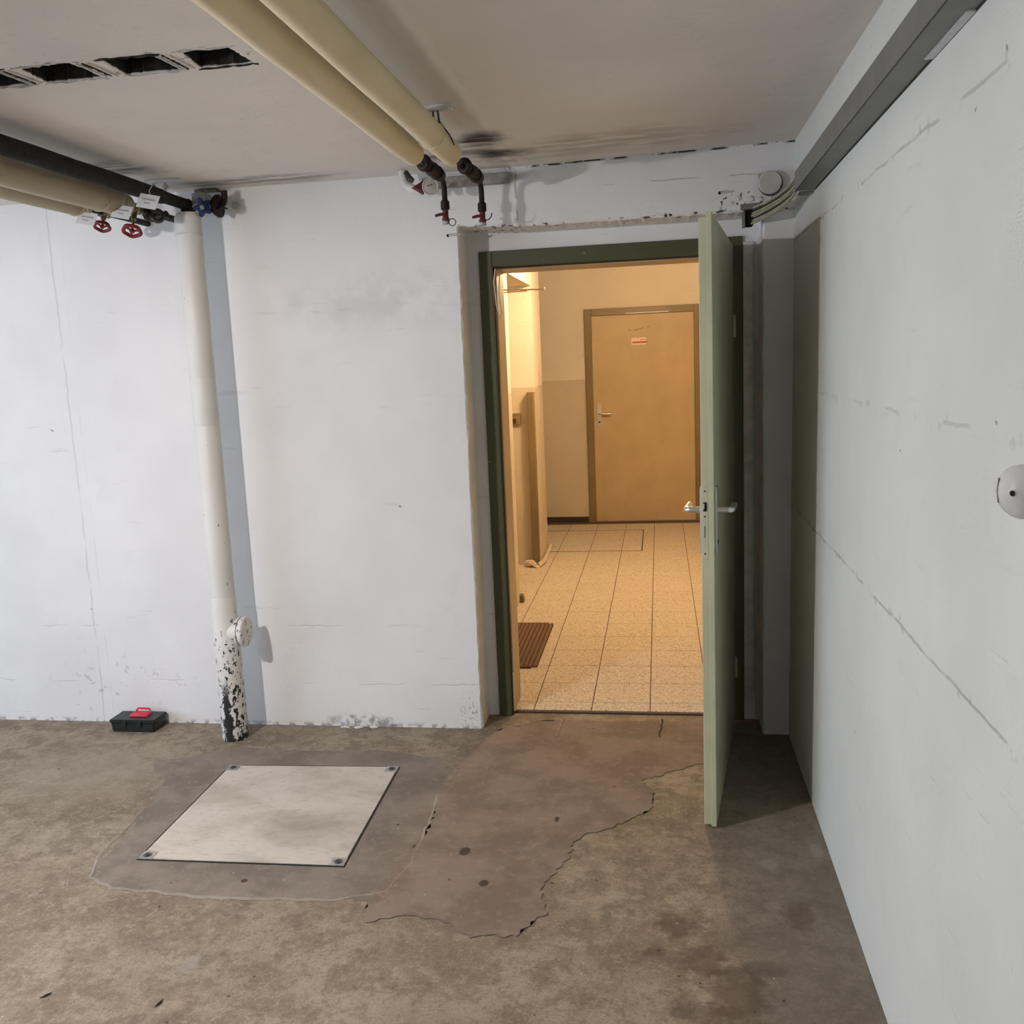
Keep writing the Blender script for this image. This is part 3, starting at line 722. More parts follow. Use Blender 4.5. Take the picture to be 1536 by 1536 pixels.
# plastic strip left hanging on the upper jamb
pts = [(-0.676, F - 0.01, 1.985), (-0.682, F - 0.02, 1.93), (-0.676, F - 0.022, 1.84), (-0.664, F - 0.018, 1.775), (-0.655, F - 0.015, 1.80), (-0.664, F - 0.015, 1.88), (-0.658, F - 0.012, 1.96)]
solo('plastic_strip', tube(pts, 0.0028, 8), M['bag'], 'thin whitish plastic strip looped at the upper left corner of the green frame', 'strip', (-0.67, F - 0.015, 1.88))

# ------------------------------------------------------------------ niche right: conduit and wire
solo('cable_conduit', bbox(0.345, 0.388, F - 0.018, F + 0.001, 0.10, 2.035, 0.008, seg=3), M['white_metal'], 'flat white conduit cover running down the niche wall behind the open door', 'conduit', (0.366, F, 0.10))
solo('bare_wire', tube([(0.392, F - 0.03, 1.66), (0.393, F - 0.034, 1.2), (0.394, F - 0.028, 0.7), (0.392, F - 0.032, 0.25), (0.394, F - 0.03, 0.02)], 0.0022, 8), M['chrome'],
     'thin shiny wire hanging beside the white conduit in the niche corner', 'wire', (0.393, F - 0.03, 0.02))

# ------------------------------------------------------------------ soil pipe
PX, PY, PR = -1.884, 3.730, 0.0525
root = thing('soil_pipe', 'white painted vertical soil pipe with flaking paint standing before the back wall', 'pipe', (PX, PY, 0))
obj('upper_pipe', _lathe((PX, PY, 0.642), Vector((0, 0, 1)), [(0, PR), (0.738, PR), (0.742, PR - 0.0015), (0.746, PR), (0.934, PR), (0.938, PR - 0.001), (0.942, PR), (1.585, PR), (1.605, PR - 0.012)], 40, None), M['soil'], root, True)
obj('lower_pipe', _lathe((PX, PY, 0.0), Vector((0, 0, 1)), [(0, PR + 0.004), (0.30, PR + 0.003), (0.635, PR + 0.003), (0.645, PR)], 40, None), M['soil'], root, True)
cap = obj('cleanout_branch', _lathe((PX + 0.010, PY, 0.487), Vector((1, 0, 0)), [(0, 0.050), (0.048, 0.050), (0.050, 0.064), (0.060, 0.064), (0.061, 0.056), (0.067, 0.056), (0.068, 0.064), (0.074, 0.064)], 36, None), M['soil'], root, True)
obj('cleanout_cap', _lathe((PX + 0.084, PY, 0.487), Vector((1, 0, 0)), [(0, 0.066), (0.010, 0.066), (0.014, 0.062), (0.014, 0.001)], 36, None), M['soil'], cap, True)
obj('cleanout_ring', torus((PX + 0.0645, PY, 0.487), (1, 0, 0), 0.0575, 0.003, 36, 8), M['dark_metal'], cap, True)
obj('cap_bolt', _lathe((PX + 0.097, PY, 0.487), Vector((1, 0, 0)), [(0, 0.009), (0.006, 0.009), (0.007, 0.005)], 6, None), M['white_metal'], cap)
obj('pipe_clamp', torus((PX, PY, 2.16), (0, 0, 1), PR + 0.001, 0.004, 32, 6), M['white_metal'], root, True)

# ------------------------------------------------------------------ left pipe group
def straight(name, label, cat, X, Z, r, y0, y1, mt, group=None, seams=()):
    root = thing(name, label, cat, (X, y1, Z), group)
    rnd = random.Random(int(abs(X) * 1000)); n = 24
    pts = [(X + rnd.uniform(-1, 1) * 0.0012, y0 + (y1 - y0) * i / n, Z + rnd.uniform(-1, 1) * 0.0012) for i in range(n + 1)]
    rs = [r * (1 + rnd.uniform(-1, 1) * 0.012) for _ in pts]; rs[-1] = r * 0.93
    obj('lagging', tube(pts, rs, 32), mt, root, True)
    for s_ in seams: obj('seam_band', torus((X, s_, Z), (0, 1, 0), r * 1.005, 0.0018, 32, 6), mt, root, True)
    return root
p = straight('tarred_pipe', 'black tarred pipe under the ceiling at the left, running above the beige lagged pipes', 'pipe', -1.90, 2.287, 0.030, -1.0, 3.56, M['dark_lagging'])
obj('bare_end', tube([(-1.90, 3.55, 2.287), (-1.90, 3.66, 2.286), (-1.895, 3.80, 2.283)], [0.024, 0.023, 0.023], 20), M['dark_lagging'], p, True)
p = straight('lagged_pipe', 'thick beige lagged pipe directly below the black pipe at the left', 'pipe', -2.005, 2.246, 0.046, -1.0, 3.47, M['lagging_dull'], 'lagged pipes on the left', (3.41, 3.30))
obj('bare_pipe', tube([(-2.005, 3.46, 2.246), (-2.005, D, 2.246)], 0.014, 16), M['rust'], p, True)
p = straight('lagged_pipe', 'lowest beige lagged pipe at the far left, partly hidden behind the thicker one', 'pipe', -2.142, 2.241, 0.040, -1.0, 3.42, M['lagging_dull'], 'lagged pipes on the left', (3.36,))
obj('bare_pipe', tube([(-2.142, 3.41, 2.241), (-2.142, D, 2.241)], 0.013, 16), M['rust'], p, True)

def gate_valve(X, Y, Z, wz, wr, label, mt, tilt=(0.12, -0.62, -1)):
    root = thing('gate_valve', label, 'valve', (X, Y, Z), 'gate valves on the left pipes')
    d = Vector(tilt).normalized(); c = Vector((X, Y, Z))
    obj('valve_body', _lathe((X, Y - 0.03, Z), Vector((0, 1, 0)), [(0, 0.020), (0.012, 0.020), (0.013, 0.016), (0.022, 0.021), (0.038, 0.021), (0.047, 0.016), (0.048, 0.020), (0.06, 0.020)], 20, None), M['brass'], root, True)
    L = (Z - wz) / -d.z
    obj('stem', _lathe(c, d, [(0.01, 0.012), (L * 0.5, 0.010), (L * 0.5 + 0.002, 0.006), (L, 0.005), (L + 0.006, 0.005)], 14, None), M['brass'], root, True)
    wc = c + d * L
    wh = obj('handwheel', torus(wc, d, wr, wr * 0.24, 30, 10, None, 5, 0.05), mt, root, True)
    bm = bmesh.new(); ref = d.cross(Vector((1, 0, 0))).normalized(); r2 = d.cross(ref)
    for k in range(3):
        u = ref * math.cos(2 * PI * k / 3 + .4) + r2 * math.sin(2 * PI * k / 3 + .4)
        tube([wc + u * 0.002, wc + u * wr * 0.95], wr * 0.14, 8, bm)
    obj('wheel_spokes', bm, mt, wh, True)
    obj('wheel_hub', _lathe(wc, d, [(-0.004, wr * 0.3), (0.005, wr * 0.3), (0.006, wr * 0.2)], 14, None), mt, wh, True)
    return root
gate_valve(-2.142, 3.555, 2.241, 2.182, 0.027, 'smaller gate valve with a red handwheel, the left one of the two', M['red'])
gate_valve(-2.005, 3.545, 2.246, 2.153, 0.031, 'larger gate valve with a red handwheel, the right one of the two', M['red'])

# coupling next to the right red valve
root = thing('pipe_union', 'dark threaded pipe union beside the larger red valve', 'pipe fitting', (-1.97, 3.66, 2.238))
obj('union_nut', _lathe((-2.005, 3.64, 2.238), Vector((0, 1, 0)), [(0, 0.026), (0.03, 0.028), (0.032, 0.020), (0.05, 0.020), (0.051, 0.027), (0.075, 0.026)], 8, None), M['rust'], root)
obj('union_ring', torus((-1.955, 3.62, 2.225), (0.5, -0.8, 0.1), 0.022, 0.008, 24, 8), M['dark_metal'], root, True)
obj('union_bend', tube(arc((-2.005, 3.66, 2.238), (-1.965, 3.66, 2.222), (-1.93, 3.65, 2.235), 5), 0.014, 12), M['dark_metal'], root, True)

# white paper tags
def card(name, c, w_, h_, rz, rx, ry, label, group):
    root = thing(name, label, 'tag', c, group)
    rot = Matrix.Rotation(rz, 3, 'Z') @ Matrix.Rotation(rx, 3, 'X') @ Matrix.Rotation(ry, 3, 'Y')
    obj('card', bbox(-w_ / 2, w_ / 2, -0.0008, 0.0008, -h_ / 2, h_ / 2, 0.0003, rot, c), M['tag'], root)
    for k, (s, e) in enumerate(((-0.32, 0.34), (-0.18, 0.12))):
        obj('print_line', bbox(w_ * s, w_ * e, -0.0014, -0.0008, h_ * (0.08 - 0.28 * k), h_ * (0.20 - 0.28 * k), 0.0, rot, c), M['ink'], root)
    top = Vector(c) + rot @ Vector((0, 0, h_ / 2))
    obj('tie', tube([top + Vector((0, 0, -0.004)), top + Vector((-0.006, 0.004, 0.016)), top + Vector((0.004, 0.012, 0.034))], 0.0012, 6), M['white_metal'], root, True)
card('pipe_tag', (-2.098, 3.36, 2.188), 0.072, 0.050, 0.15, -0.45, 0.20, 'blank looking white card tag on the lowest lagged pipe, leftmost of three', 'pipe tags on the left')
card('pipe_tag', (-1.954, 3.36, 2.203), 0.072, 0.054, 0.15, -0.45, 0.24, 'white card tag between the two red handwheels, middle of three', 'pipe tags on the left')
card('pipe_tag', (-1.846, 3.36, 2.233), 0.076, 0.058, 0.15, -0.45, 0.24, 'white card tag in front of the black pipe, rightmost of three', 'pipe tags on the left')

# blue valve assembly at the top of the soil pipe
root = thing('stop_valve', 'stop valve with a blue handwheel and grey body at the end of the black pipe', 'valve', (-1.84, 3.78, 2.275))
obj('valve_body', bbox(-1.875, -1.815, 3.755, 3.85, 2.262, 2.330, 0.010, seg=2), M['greybox'], root, True)
obj('flange', _lathe((-1.90, 3.765, 2.275), Vector((1, 0, 0)), [(0, 0.034), (0.012, 0.034), (0.013, 0.026), (0.020, 0.026)], 20, None), M['rust'], root, True)
obj('flange', _lathe((-1.79, 3.785, 2.275), Vector((1, 0, 0)), [(0, 0.036), (0.012, 0.036), (0.013, 0.046), (0.024, 0.046)], 20, None), M['rust'], root, True)
bd = Vector((0.15, -1, -0.25)).normalized(); bc = Vector((-1.82, 3.745, 2.268))
obj('valve_stem', _lathe(bc - bd * 0.03, bd, [(0, 0.008), (0.04, 0.008)], 12, None), M['brass'], root, True)
bm = bmesh.new(); a = bd.cross(Vector((0, 0, 1))).normalized(); b = bd.cross(a)
n = 40; fr = []; bk = []
for i in range(n):
    th = 2 * PI * i / n; rr = 0.040 * (0.80 + 0.20 * math.cos(5 * th))
    u = (a * math.cos(th) + b * math.sin(th)) * rr
    fr.append(bm.verts.new(bc + bd * 0.010 + u)); bk.append(bm.verts.new(bc + u))
bm.faces.new(fr); bm.faces.new(bk)
for i in range(n): bm.faces.new((fr[i], fr[(i + 1) % n], bk[(i + 1) % n], bk[i]))
obj('handwheel', bm, M['blue'], root, True)
obj('wheel_hub', _lathe(bc, bd, [(0, 0.009), (0.014, 0.009), (0.015, 0.005)], 14, None), M['greybox'], root, True)
obj('outlet_elbow', tube(arc((-1.775, 3.79, 2.275), (-1.74, 3.79, 2.275), (-1.745, 3.79, 2.335), 5), 0.013, 12), M['rust'], root, True)
obj('drain_cock', tube([(-1.905, 3.74, 2.265), (-1.905, 3.735, 2.225), (-1.902, 3.733, 2.205)], [0.010, 0.007, 0.009], 10), M['rust'], root, True)
obj('drain_lever', tube([(-1.925, 3.735, 2.228), (-1.885, 3.735, 2.220)], 0.004, 8), M['rust'], root, True)
obj('lever', tube([(-1.765, 3.76, 2.262), (-1.735, 3.75, 2.262), (-1.718, 3.75, 2.255)], [0.006, 0.005, 0.003], 8), M['rust'], root, True)
solo('wall_stub', _lathe((-1.735, 3.86, 2.285), Vector((0, 1, 0)), [(0, 0.016), (0.02, 0.018)], 20, None), M['junction'], 'small beige stub on the wall right of the blue valve', 'pipe stub', (-1.735, D, 2.285))
root = thing('pipe_hanger', 'metal pipe hanger rail with nuts under the ceiling above the tags', 'bracket', (-1.88, 3.6, ZC))
obj('rail', bbox(-1.99, -1.84, 3.60, 3.622, ZC - 0.014, ZC, 0.003), M['white_metal'], root)
for xx in (-1.955, -1.905):
    obj('hanger_nut', _lathe((xx, 3.612, ZC - 0.035), Vector((0, 0, 1)), [(0, 0.011), (0.015, 0.011)], 6, None), M['steel'], root)
    obj('hanger_rod', tube([(xx, 3.612, ZC - 0.06), (xx, 3.612, ZC)], 0.004, 8), M['steel'], root, True)
root = thing('pipe_clip', 'dark clip on the back wall at the ceiling, left of the blue valve', 'bracket', (-1.80, 3.82, ZC))
obj('strap', bbox(-1.90, -1.80, 3.84, D, ZC - 0.014, ZC - 0.004, 0.002), M['brass'], root)

# ------------------------------------------------------------------ centre pipe group
p = straight('heating_pipe', 'left one of the two thick beige lagged heating pipes crossing the ceiling', 'pipe', -0.783, 2.281, 0.040, -1.6, 3.15, M['lagging'], 'lagged heating pipes at the ceiling', (1.1,))
obj('bare_pipe', tube([(-0.783, 3.14, 2.281), (-0.783, 3.28, 2.281)], 0.012, 16), M['rust'], p, True)
p = straight('heating_pipe', 'right one of the two thick beige lagged heating pipes crossing the ceiling', 'pipe', -0.666, 2.281, 0.040, -1.6, 3.19, M['lagging'], 'lagged heating pipes at the ceiling', (1.3,))
obj('bare_pipe', tube([(-0.666, 3.18, 2.281), (-0.666, 3.32, 2.281)], 0.012, 16), M['rust'], p, True)

def drop(X, Y, label, ring, sgn):
    root = thing('drain_pipe', label, 'pipe', (X, Y, 2.15), 'short drain pipes above the door')
    obj('elbow', torus((X - 0.006, Y - 0.28, 2.285), (0.3, 1, 0.1), 0.017, 0.012, 22, 10), M['rust'], root, True)
    obj('elbow', _lathe((X, Y - 0.25, 2.281), Vector((0.1, 1, -0.08)), [(0, 0.022), (0.05, 0.026), (0.052, 0.020), (0.09, 0.020), (0.092, 0.026), (0.13, 0.022)], 16, None), M['rust'], root, True)
    obj('connecting_pipe', tube([(X, Y - 0.13, 2.278)] + arc((X, Y - 0.04, 2.276), (X, Y, 2.274), (X, Y, 2.235), 6) + [(X, Y, 2.19)], 0.0105, 14), M['rust'], root, True)
    obj('socket', _lathe((X, Y, 2.168), Vector((0, 0, 1)), [(0, 0.013), (0.004, 0.017), (0.030, 0.017), (0.036, 0.012)], 16, None), M['rust'], root, True)
    obj('ball_valve', _lathe((X, Y, 2.128), Vector((0, 0, 1)), [(0, 0.012), (0.003, 0.014), (0.010, 0.014), (0.014, 0.011), (0.040, 0.011)], 14, None), M['red_dull'], root, True)
    lv = obj('valve_lever', tube([(X, Y - 0.010, 2.152), (X - 0.016, Y - 0.018, 2.151), (X - 0.036, Y - 0.018, 2.147)], [0.005, 0.006, 0.005], 8), M['red_dull'], root, True)
    obj('hose_cap', _lathe((X, Y, 2.116), Vector((0, 0, 1)), [(0, 0.010), (0.002, 0.014), (0.010, 0.014), (0.012, 0.012)], 14, None), M['greybox'], root, True)
    if ring: obj('cap_ring', torus((X + 0.026, Y - 0.005, 2.122), (0.1, -1, 0.1), 0.013, 0.0016, 20, 6), M['dark_metal'], root, True)
    else: obj('cap_strap', tube(arc((X + 0.010, Y - 0.012, 2.135), (X + 0.036, Y - 0.014, 2.132), (X + 0.040, Y - 0.014, 2.160), 6), 0.0022, 6), M['dark_metal'], root, True)
drop(-0.783, 3.60, 'left rusty drain pipe, red valve lever, wire ring on its end cap', True, 1)
drop(-0.660, 3.70, 'right rusty drain pipe with dull red valve and a curved cap strap', False, 1)

root = thing('pressure_gauge', 'round milky dial with a dark red cap beside the rusty pipes', 'gauge', (-0.87, 3.66, 2.27))
obj('dial', _lathe((-0.855, 3.68, 2.272), Vector((0.25, -1, -0.2)).normalized(), [(0, 0.028), (0.014, 0.028), (0.016, 0.024)], 28, None), M['clear'], root, True)
obj('bezel', torus((-0.851, 3.665, 2.269), (0.25, -1, -0.2), 0.029, 0.003, 28, 8), M['junction'], root, True)
obj('needle', tube([(-0.862, 3.658, 2.270), (-0.840, 3.659, 2.276)], 0.0015, 6), M['dark_metal'], root, True)
obj('dial_cap', _lathe((-0.905, 3.70, 2.272), Vector((0.6, -1, 0.1)).normalized(), [(0, 0.030), (0.02, 0.028), (0.022, 0.018)], 3, None), M['red_dull'], root)
root = thing('white_pipe_bend', 'white open pipe bend at the ceiling left of the rusty valves', 'pipe', (-0.96, 3.72, 2.32))
obj('bend', tube(arc((-0.985, 3.78, 2.352), (-0.985, 3.76, 2.275), (-0.90, 3.74, 2.272), 8), 0.018, 18), M['white_metal'], root, True)
obj('dark_clamp', tube([(-0.960, 3.73, 2.340), (-0.945, 3.715, 2.315), (-0.930, 3.715, 2.303)], [0.010, 0.013, 0.010], 10), M['dark_metal'], root, True)
# sheet strip under the ceiling behind the valves
solo('mounting_rail', bbox(-0.93, -0.575, D - 0.022, D + 0.001, 2.296, 2.338, 0.002), M['rail_shaded'], 'painted mounting rail on the wall behind the rusty valves', 'rail', (-0.76, D, 2.29))
root = thing('pipe_bracket', 'white slotted ceiling bracket holding the right heating pipe', 'bracket', (-0.64, 2.90, ZC))
obj('channel', bbox(-0.700, -0.592, 2.888, 2.915, ZC - 0.016, ZC + 0.001, 0.003), M['white_metal'], root)
for xx in (-0.655, -0.640):
    obj('rod', tube([(xx, 2.902, ZC - 0.012), (xx + 0.004, 2.91, ZC - 0.06)], 0.003, 8), M['dark_metal'], root, True)
obj('clamp', torus((-0.666, 2.91, 2.281), (0, 1, 0), 0.0415, 0.003, 30, 6), M['lagging'], root, True)
obj('clamp_wire', tube([(-0.640, 2.91, 2.32), (-0.622, 2.98, 2.29), (-0.62, 3.03, 2.272)], 0.0025, 6), M['dark_metal'], root, True)

# hole with smear in the wall, and small anchors
def anchor(x, z, label):
    root = thing('anchor_hole', label, 'hole', (x, D, z), None)
    obj('bore', _lathe((x, D - 0.0012, z), Vector((0, 1, 0)), [(0, 0.0062), (0.003, 0.0062)], 14, None), M['black'], root, True)
    obj('filler_smear', tube([(x + 0.004, D, z + 0.001), (x + 0.03, D, z + 0.002), (x + 0.055, D, z + 0.003)], [0.006, 0.005, 0.003], 10), M['junction'], root, True)
anchor(-0.838, 2.112, 'small dark anchor hole with a grey smear left of the door niche')
anchor(0.245, 2.206, 'small dark anchor hole with a grey smear left of the round junction box')

# ------------------------------------------------------------------ right corner: tray, cables, junction box
root = thing('cable_tray', 'long grey cable trunking along the top of the right wall', 'cable trunking', (R, 3.4, 2.13))
tx = 0.458
bm = bmesh.new()
def prism(bm, sec0, y0, sec1, y1):
    a = [bm.verts.new((x, y0, z)) for x, z in sec0]; b = [bm.verts.new((x, y1, z)) for x, z in sec1]; n = len(a)
    bm.faces.new(a); bm.faces.new(b)
    for i in range(n): bm.faces.new((a[i], a[(i + 1) % n], b[(i + 1) % n], b[i]))
def tsec(dz): return [(tx, 2.116 + dz), (rx(2.12) - 0.002, 2.120 + dz), (rx(2.12) - 0.002, 2.124 + dz), (tx + 0.004, 2.121 + dz), (tx + 0.004, 2.174 + dz), (rx(2.2) - 0.002, 2.174 + dz), (rx(2.2) - 0.002, 2.178 + dz), (tx, 2.178 + dz)]
TY0, TY1, DZT = -1.6, 3.38, 0.040
prism(bm, tsec(DZT), TY0, tsec(0), TY1)
obj('channel', bm, M['tray'], root)
def tbar(nm, x0, x1, z0, z1, mt, y0=TY0, y1=TY1):
    f0, f1 = (TY1 - y0) / (TY1 - TY0) * DZT, (TY1 - y1) / (TY1 - TY0) * DZT
    bm = bmesh.new(); prism(bm, [(x0, z0 + f0), (x1, z0 + f0), (x1, z1 + f0), (x0, z1 + f0)], y0, [(x0, z0 + f1), (x1, z0 + f1), (x1, z1 + f1), (x0, z1 + f1)], y1)
    return obj(nm, bm, mt, root)
tbar('lid_seam', tx - 0.0005, tx + 0.002, 2.1145, 2.1165, M['cable_dark'])
tbar('wall_flange', rx(2.12) - 0.003, rx(2.12) + 0.001, 2.1175, 2.1205, M['cable_dark'])
tbar('joint_cover', rx(2.12) - 0.018, rx(2.12) - 0.002, 2.1165, 2.1195, M['tag'], 1.75, 2.0)
obj('end_bracket', bbox(0.475, R, 3.40, 3.45, 2.112, 2.118, 0.001), M['tray'], root)
CAB = ['lowest beige cable fanning from the trunking end to the wall hole', 'second lowest cable at the wall hole, pale beige', 'black cable low in the bundle between trunking and wall hole',
       'beige cable in the middle of the bundle at the wall hole', 'beige cable third from the top of the bundle at the wall hole', 'black cable near the top of the bundle at the wall hole', 'topmost pale cable running into the wall hole']
for k in range(7):
    s0 = Vector((0.466 + 0.007 * (k % 3), 3.36, 2.126 + 0.0075 * k))
    e = Vector((0.358 + 0.003 * (k % 3), D + 0.01, 2.082 + 0.0095 * k))
    mid = Vector((0.488 - 0.003 * (k % 3), 3.70 + 0.012 * (k % 4), 2.108 + 0.009 * k))
    solo('cable', tube(arc(s0, mid, e, 10), 0.0036 if k % 3 else 0.0046, 8), M['cable_dark'] if k in (2, 5) else M['cable'], CAB[k], 'cable', tuple(e), 'cables between trunking and wall hole')
solo('cable_hole', bbox(0.338, 0.372, D - 0.003, D + 0.02, 2.072, 2.140, 0.006), M['black'], 'ragged black hole in the wall where the cables enter', 'hole', (0.355, D, 2.072))
solo('hole_flap', bbox(0.328, 0.340, D - 0.018, D + 0.002, 2.068, 2.128, 0.002), M['tray'], 'small grey metal edge left of the cable hole', 'plate', (0.334, D, 2.068))
solo('grey_plate', bbox(0.322, 0.400, D - 0.012, D + 0.002, 2.136, 2.158, 0.003), M['tray'], 'small grey plate under the round junction box', 'plate', (0.36, D, 2.14))
root = thing('junction_box', 'round painted-over junction box on the wall in the right corner', 'junction box', (0.436, D, 2.226))
obj('housing', _lathe((0.436, D + 0.002, 2.226), Vector((0, -1, 0)), [(0, 0.045), (0.022, 0.045), (0.028, 0.043)], 36, None), M['dark_metal'], root, True)
obj('lid', _lathe((0.431, D - 0.022, 2.228), Vector((0.05, -1, -0.05)).normalized(), [(0, 0.043), (0.010, 0.043), (0.013, 0.040), (0.0135, 0.001)], 36, None), M['junction'], root, True)
rnd = random.Random(31)
def lump(x, y, z, r, mt, seed):
    bm = bmesh.new(); bmesh.ops.create_icosphere(bm, subdivisions=2, radius=r); q = random.Random(seed)
    for v in bm.verts: v.co *= 0.75 + 0.5 * q.random(); v.co.y *= 0.5
    bmesh.ops.translate(bm, vec=(x, y, z), verts=bm.verts); return bm
for k, (x, z, r, lab) in enumerate([(0.390, 2.258, 0.009, 'plaster lump touching the upper left rim of the round junction box'), (0.398, 2.172, 0.012, 'largest plaster lump right below the round junction box'),
        (0.364, 2.176, 0.011, 'plaster lump above the middle of the small grey plate'), (0.318, 2.182, 0.010, 'plaster lump left of the small grey plate'), (0.292, 2.163, 0.008, 'small plaster lump furthest left, just above the open door')]):
    solo('plaster_lump', lump(x, D, z, r, None, k), M['render_edge'], lab, 'plaster', (x, D, z), 'plaster lumps by the junction box', False)

# ------------------------------------------------------------------ push button on the right wall
root = thing('wall_button', 'round pale plastic wall button on the right wall at the frame edge', 'switch', (R, 1.465, 1.372))
ax = Vector((-0.80, -0.60, 0)); c = Vector((0.498, 1.400, 1.385))
obj('base', _lathe(c - ax * 0.034, ax, [(0, 0.030), (0.020, 0.0385), (0.032, 0.0385), (0.034, 0.0375), (0.040, 0.030), (0.047, 0.014), (0.050, 0.0055), (0.051, 0.005)], 40, None), M['pvc'], root, True)
obj('button_hole', _lathe(c + ax * 0.0165, ax, [(0, 0.0042), (0.0012, 0.0042)], 14, None), M['black'], root, True)
sd = Vector((0.6, -0.8, 0)); q = c - sd * 0.0300 + ax * 0.0045
obj('side_notch', tube([q + Vector((0, 0, -0.018)), q + sd * -0.0005 + Vector((0, 0, 0)), q + Vector((0, 0, 0.018))], [0.0008, 0.0020, 0.0012], 8), M['tray'], root, True)

# ------------------------------------------------------------------ toolbox
bx0, bx1, by0, by1 = -2.505, -2.282, 3.752, 3.868
root = thing('toolbox', 'small black plastic toolbox with a red handle on the floor by the back wall', 'toolbox', (-2.395, 3.81, 0))
def taper(x0, x1, y0, y1, z0, z1, t, bev):
    bm = bmesh.new(); v = box(bm, x0, x1, y0, y1, z0, z1)
    cx, cy = (x0 + x1) / 2, (y0 + y1) / 2
    for q in v:
        if abs(q.co.z - z0) < 1e-6: q.co.x = cx + (q.co.x - cx) * t; q.co.y = cy + (q.co.y - cy) * t
    bmesh.ops.bevel(bm, geom=list(bm.edges), offset=bev, segments=2, affect='EDGES'); return bm
obj('tray', taper(bx0 + 0.004, bx1 - 0.004, by0 + 0.004, by1 - 0.004, 0.0, 0.046, 0.95, 0.004), M['toolbox'], root, True)
lid = obj('lid', taper(bx0, bx1, by0, by1, 0.045, 0.060, 1.0, 0.004), M['toolbox'], root, True)
obj('hinge_bar', tube([(bx0 + 0.03, by1 + 0.002, 0.045), (bx1 - 0.03, by1 + 0.002, 0.045)], 0.004, 8), M['toolbox'], root, True)
for xx in (bx0 + 0.075, bx1 - 0.075): obj('latch', bbox(xx - 0.010, xx + 0.010, by0 - 0.004, by0 + 0.006, 0.030, 0.056, 0.0015), M['toolbox'], lid)
obj('handle', taper(-2.425, -2.345, 3.795, 3.845, 0.059, 0.071, 1.12, 0.003), M['pinkred'], root, True)
obj('handle_grip', tube([(-2.418, 3.835, 0.068)] + arc((-2.414, 3.84, 0.078), (-2.412, 3.842, 0.083), (-2.400, 3.842, 0.083), 4) + arc((-2.358, 3.842, 0.082), (-2.35, 3.842, 0.08), (-2.35, 3.838, 0.070), 4), 0.0045, 8), M['pinkred'], root, True)

# debris
rnd = random.Random(8)
TW = ['small dark twig at the bottom edge of the photo, second from the left', 'small dark twig at the bottom edge of the photo, rightmost of three', 'small dark twig at the bottom edge of the photo, leftmost of three']
for k, (x, y, L, a) in enumerate([(-1.62, 2.02, 0.030, 0.9), (-1.30, 2.02, 0.032, 1.35), (-1.80, 2.015, 0.028, 0.8)]):
    d = Vector((math.cos(a), math.sin(a), 0)) * L / 2; c = Vector((x, y, 0.003))
    solo('dry_twig', tube([c - d, c + Vector((0.002, 0, 0.001)), c + d], [0.001, 0.0032, 0.0012], 6), M['twig'], TW[k], 'twig', (x, y, 0), 'twigs on the floor')
CH = ['white plaster chip at the wall foot, nearest to the soil pipe', 'white plaster chip at the wall foot, between two others', 'white plaster chip at the wall foot, nearest to the doorway']
for k, (x, y) in enumerate([(-1.42, 3.855), (-1.36, 3.858), (-1.29, 3.862)]):
    bm = lump(x, y, 0.005, 0.012, None, k + 60)
    for v in bm.verts: v.co.x = x + (v.co.x - x) * 1.8; v.co.z = max(0.0, 0.004 + (v.co.z - 0.005) * 0.5)
    solo('plaster_chip', bm, M['tag'], CH[k], 'plaster', (x, y, 0), 'plaster chips on the floor', False)

# ------------------------------------------------------------------ garage lamp (outside the frame)
lx, ly, lz = LAMP
root = thing('garage_lamp', 'hanging garage lamp with a flat shade, left outside the view', 'lamp', (lx, ly, ZC))
obj('rod', tube([(lx, ly, ZC), (lx, ly, lz + 0.07)], 0.008, 10), M['white_metal'], root, True)
obj('shade', _lathe((lx, ly, lz + 0.058), Vector((0, 0, 1)), [(-0.066, 0.130), (-0.063, 0.132), (0.0, 0.085), (0.03, 0.03)], 32, None), M['white_metal'], root, True)
AREA = 4 * PI * 0.05 ** 2
bmb = bmesh.new(); bmesh.ops.create_uvsphere(bmb, u_segments=20, v_segments=12, radius=0.05); bmesh.ops.scale(bmb, vec=(1.0, 1.0, 1.0), verts=bmb.verts); bmesh.ops.translate(bmb, vec=(lx, ly, lz), verts=bmb.verts)
obj('diffuser', bmb, emis('garage_bulb_glow', (1.0, 0.955, 0.945), LAMP_POWER / AREA / PI), root, True)

# ------------------------------------------------------------------ hall
struct_mats = (M['hall_paint_hi'], M['hall_paint_lo'])
DZ = 1.395
def two_tone(name, faces, label):
    """faces: list of 2-point plan segments ((x,y),(x,y)); lower dado below DZ"""
    bm = bmesh.new()
    for (a, b, z0) in faces:
        for (u, v_, mi) in ((max(z0, HT), DZ, 1), (max(DZ, z0), HZ, 0)):
            if u >= v_: continue
            f = quad(bm, (*a, u), (*b, u), (*b, v_), (*a, v_)); f.material_index = mi
    me = bpy.data.meshes.new(name); bm.to_mesh(me); bm.free()
    for q in struct_mats: me.materials.append(q)
    o = bpy.data.objects.new(name, me); COL.objects.link(o)
    return tag(o, label, 'building', None, 'structure')
OP0, OP1, OPZ = 6.03, 7.175, 2.150
two_tone('wall_hall_left', [((HX, HW), (HX, OP0), 0), ((HX, OP0), (HX - 0.5, OP0), 0), ((HX, OP1), (HX - 0.5, OP1), 0), ((HX, OP1), (HX - 0.015, 7.80), 0), ((HX - 0.015, 7.80), (HX - 2.2, 7.80), 0),
          ((HX, OP0), (HX, OP1), OPZ)], 'cream and tan hall wall on the left with a deep recess')
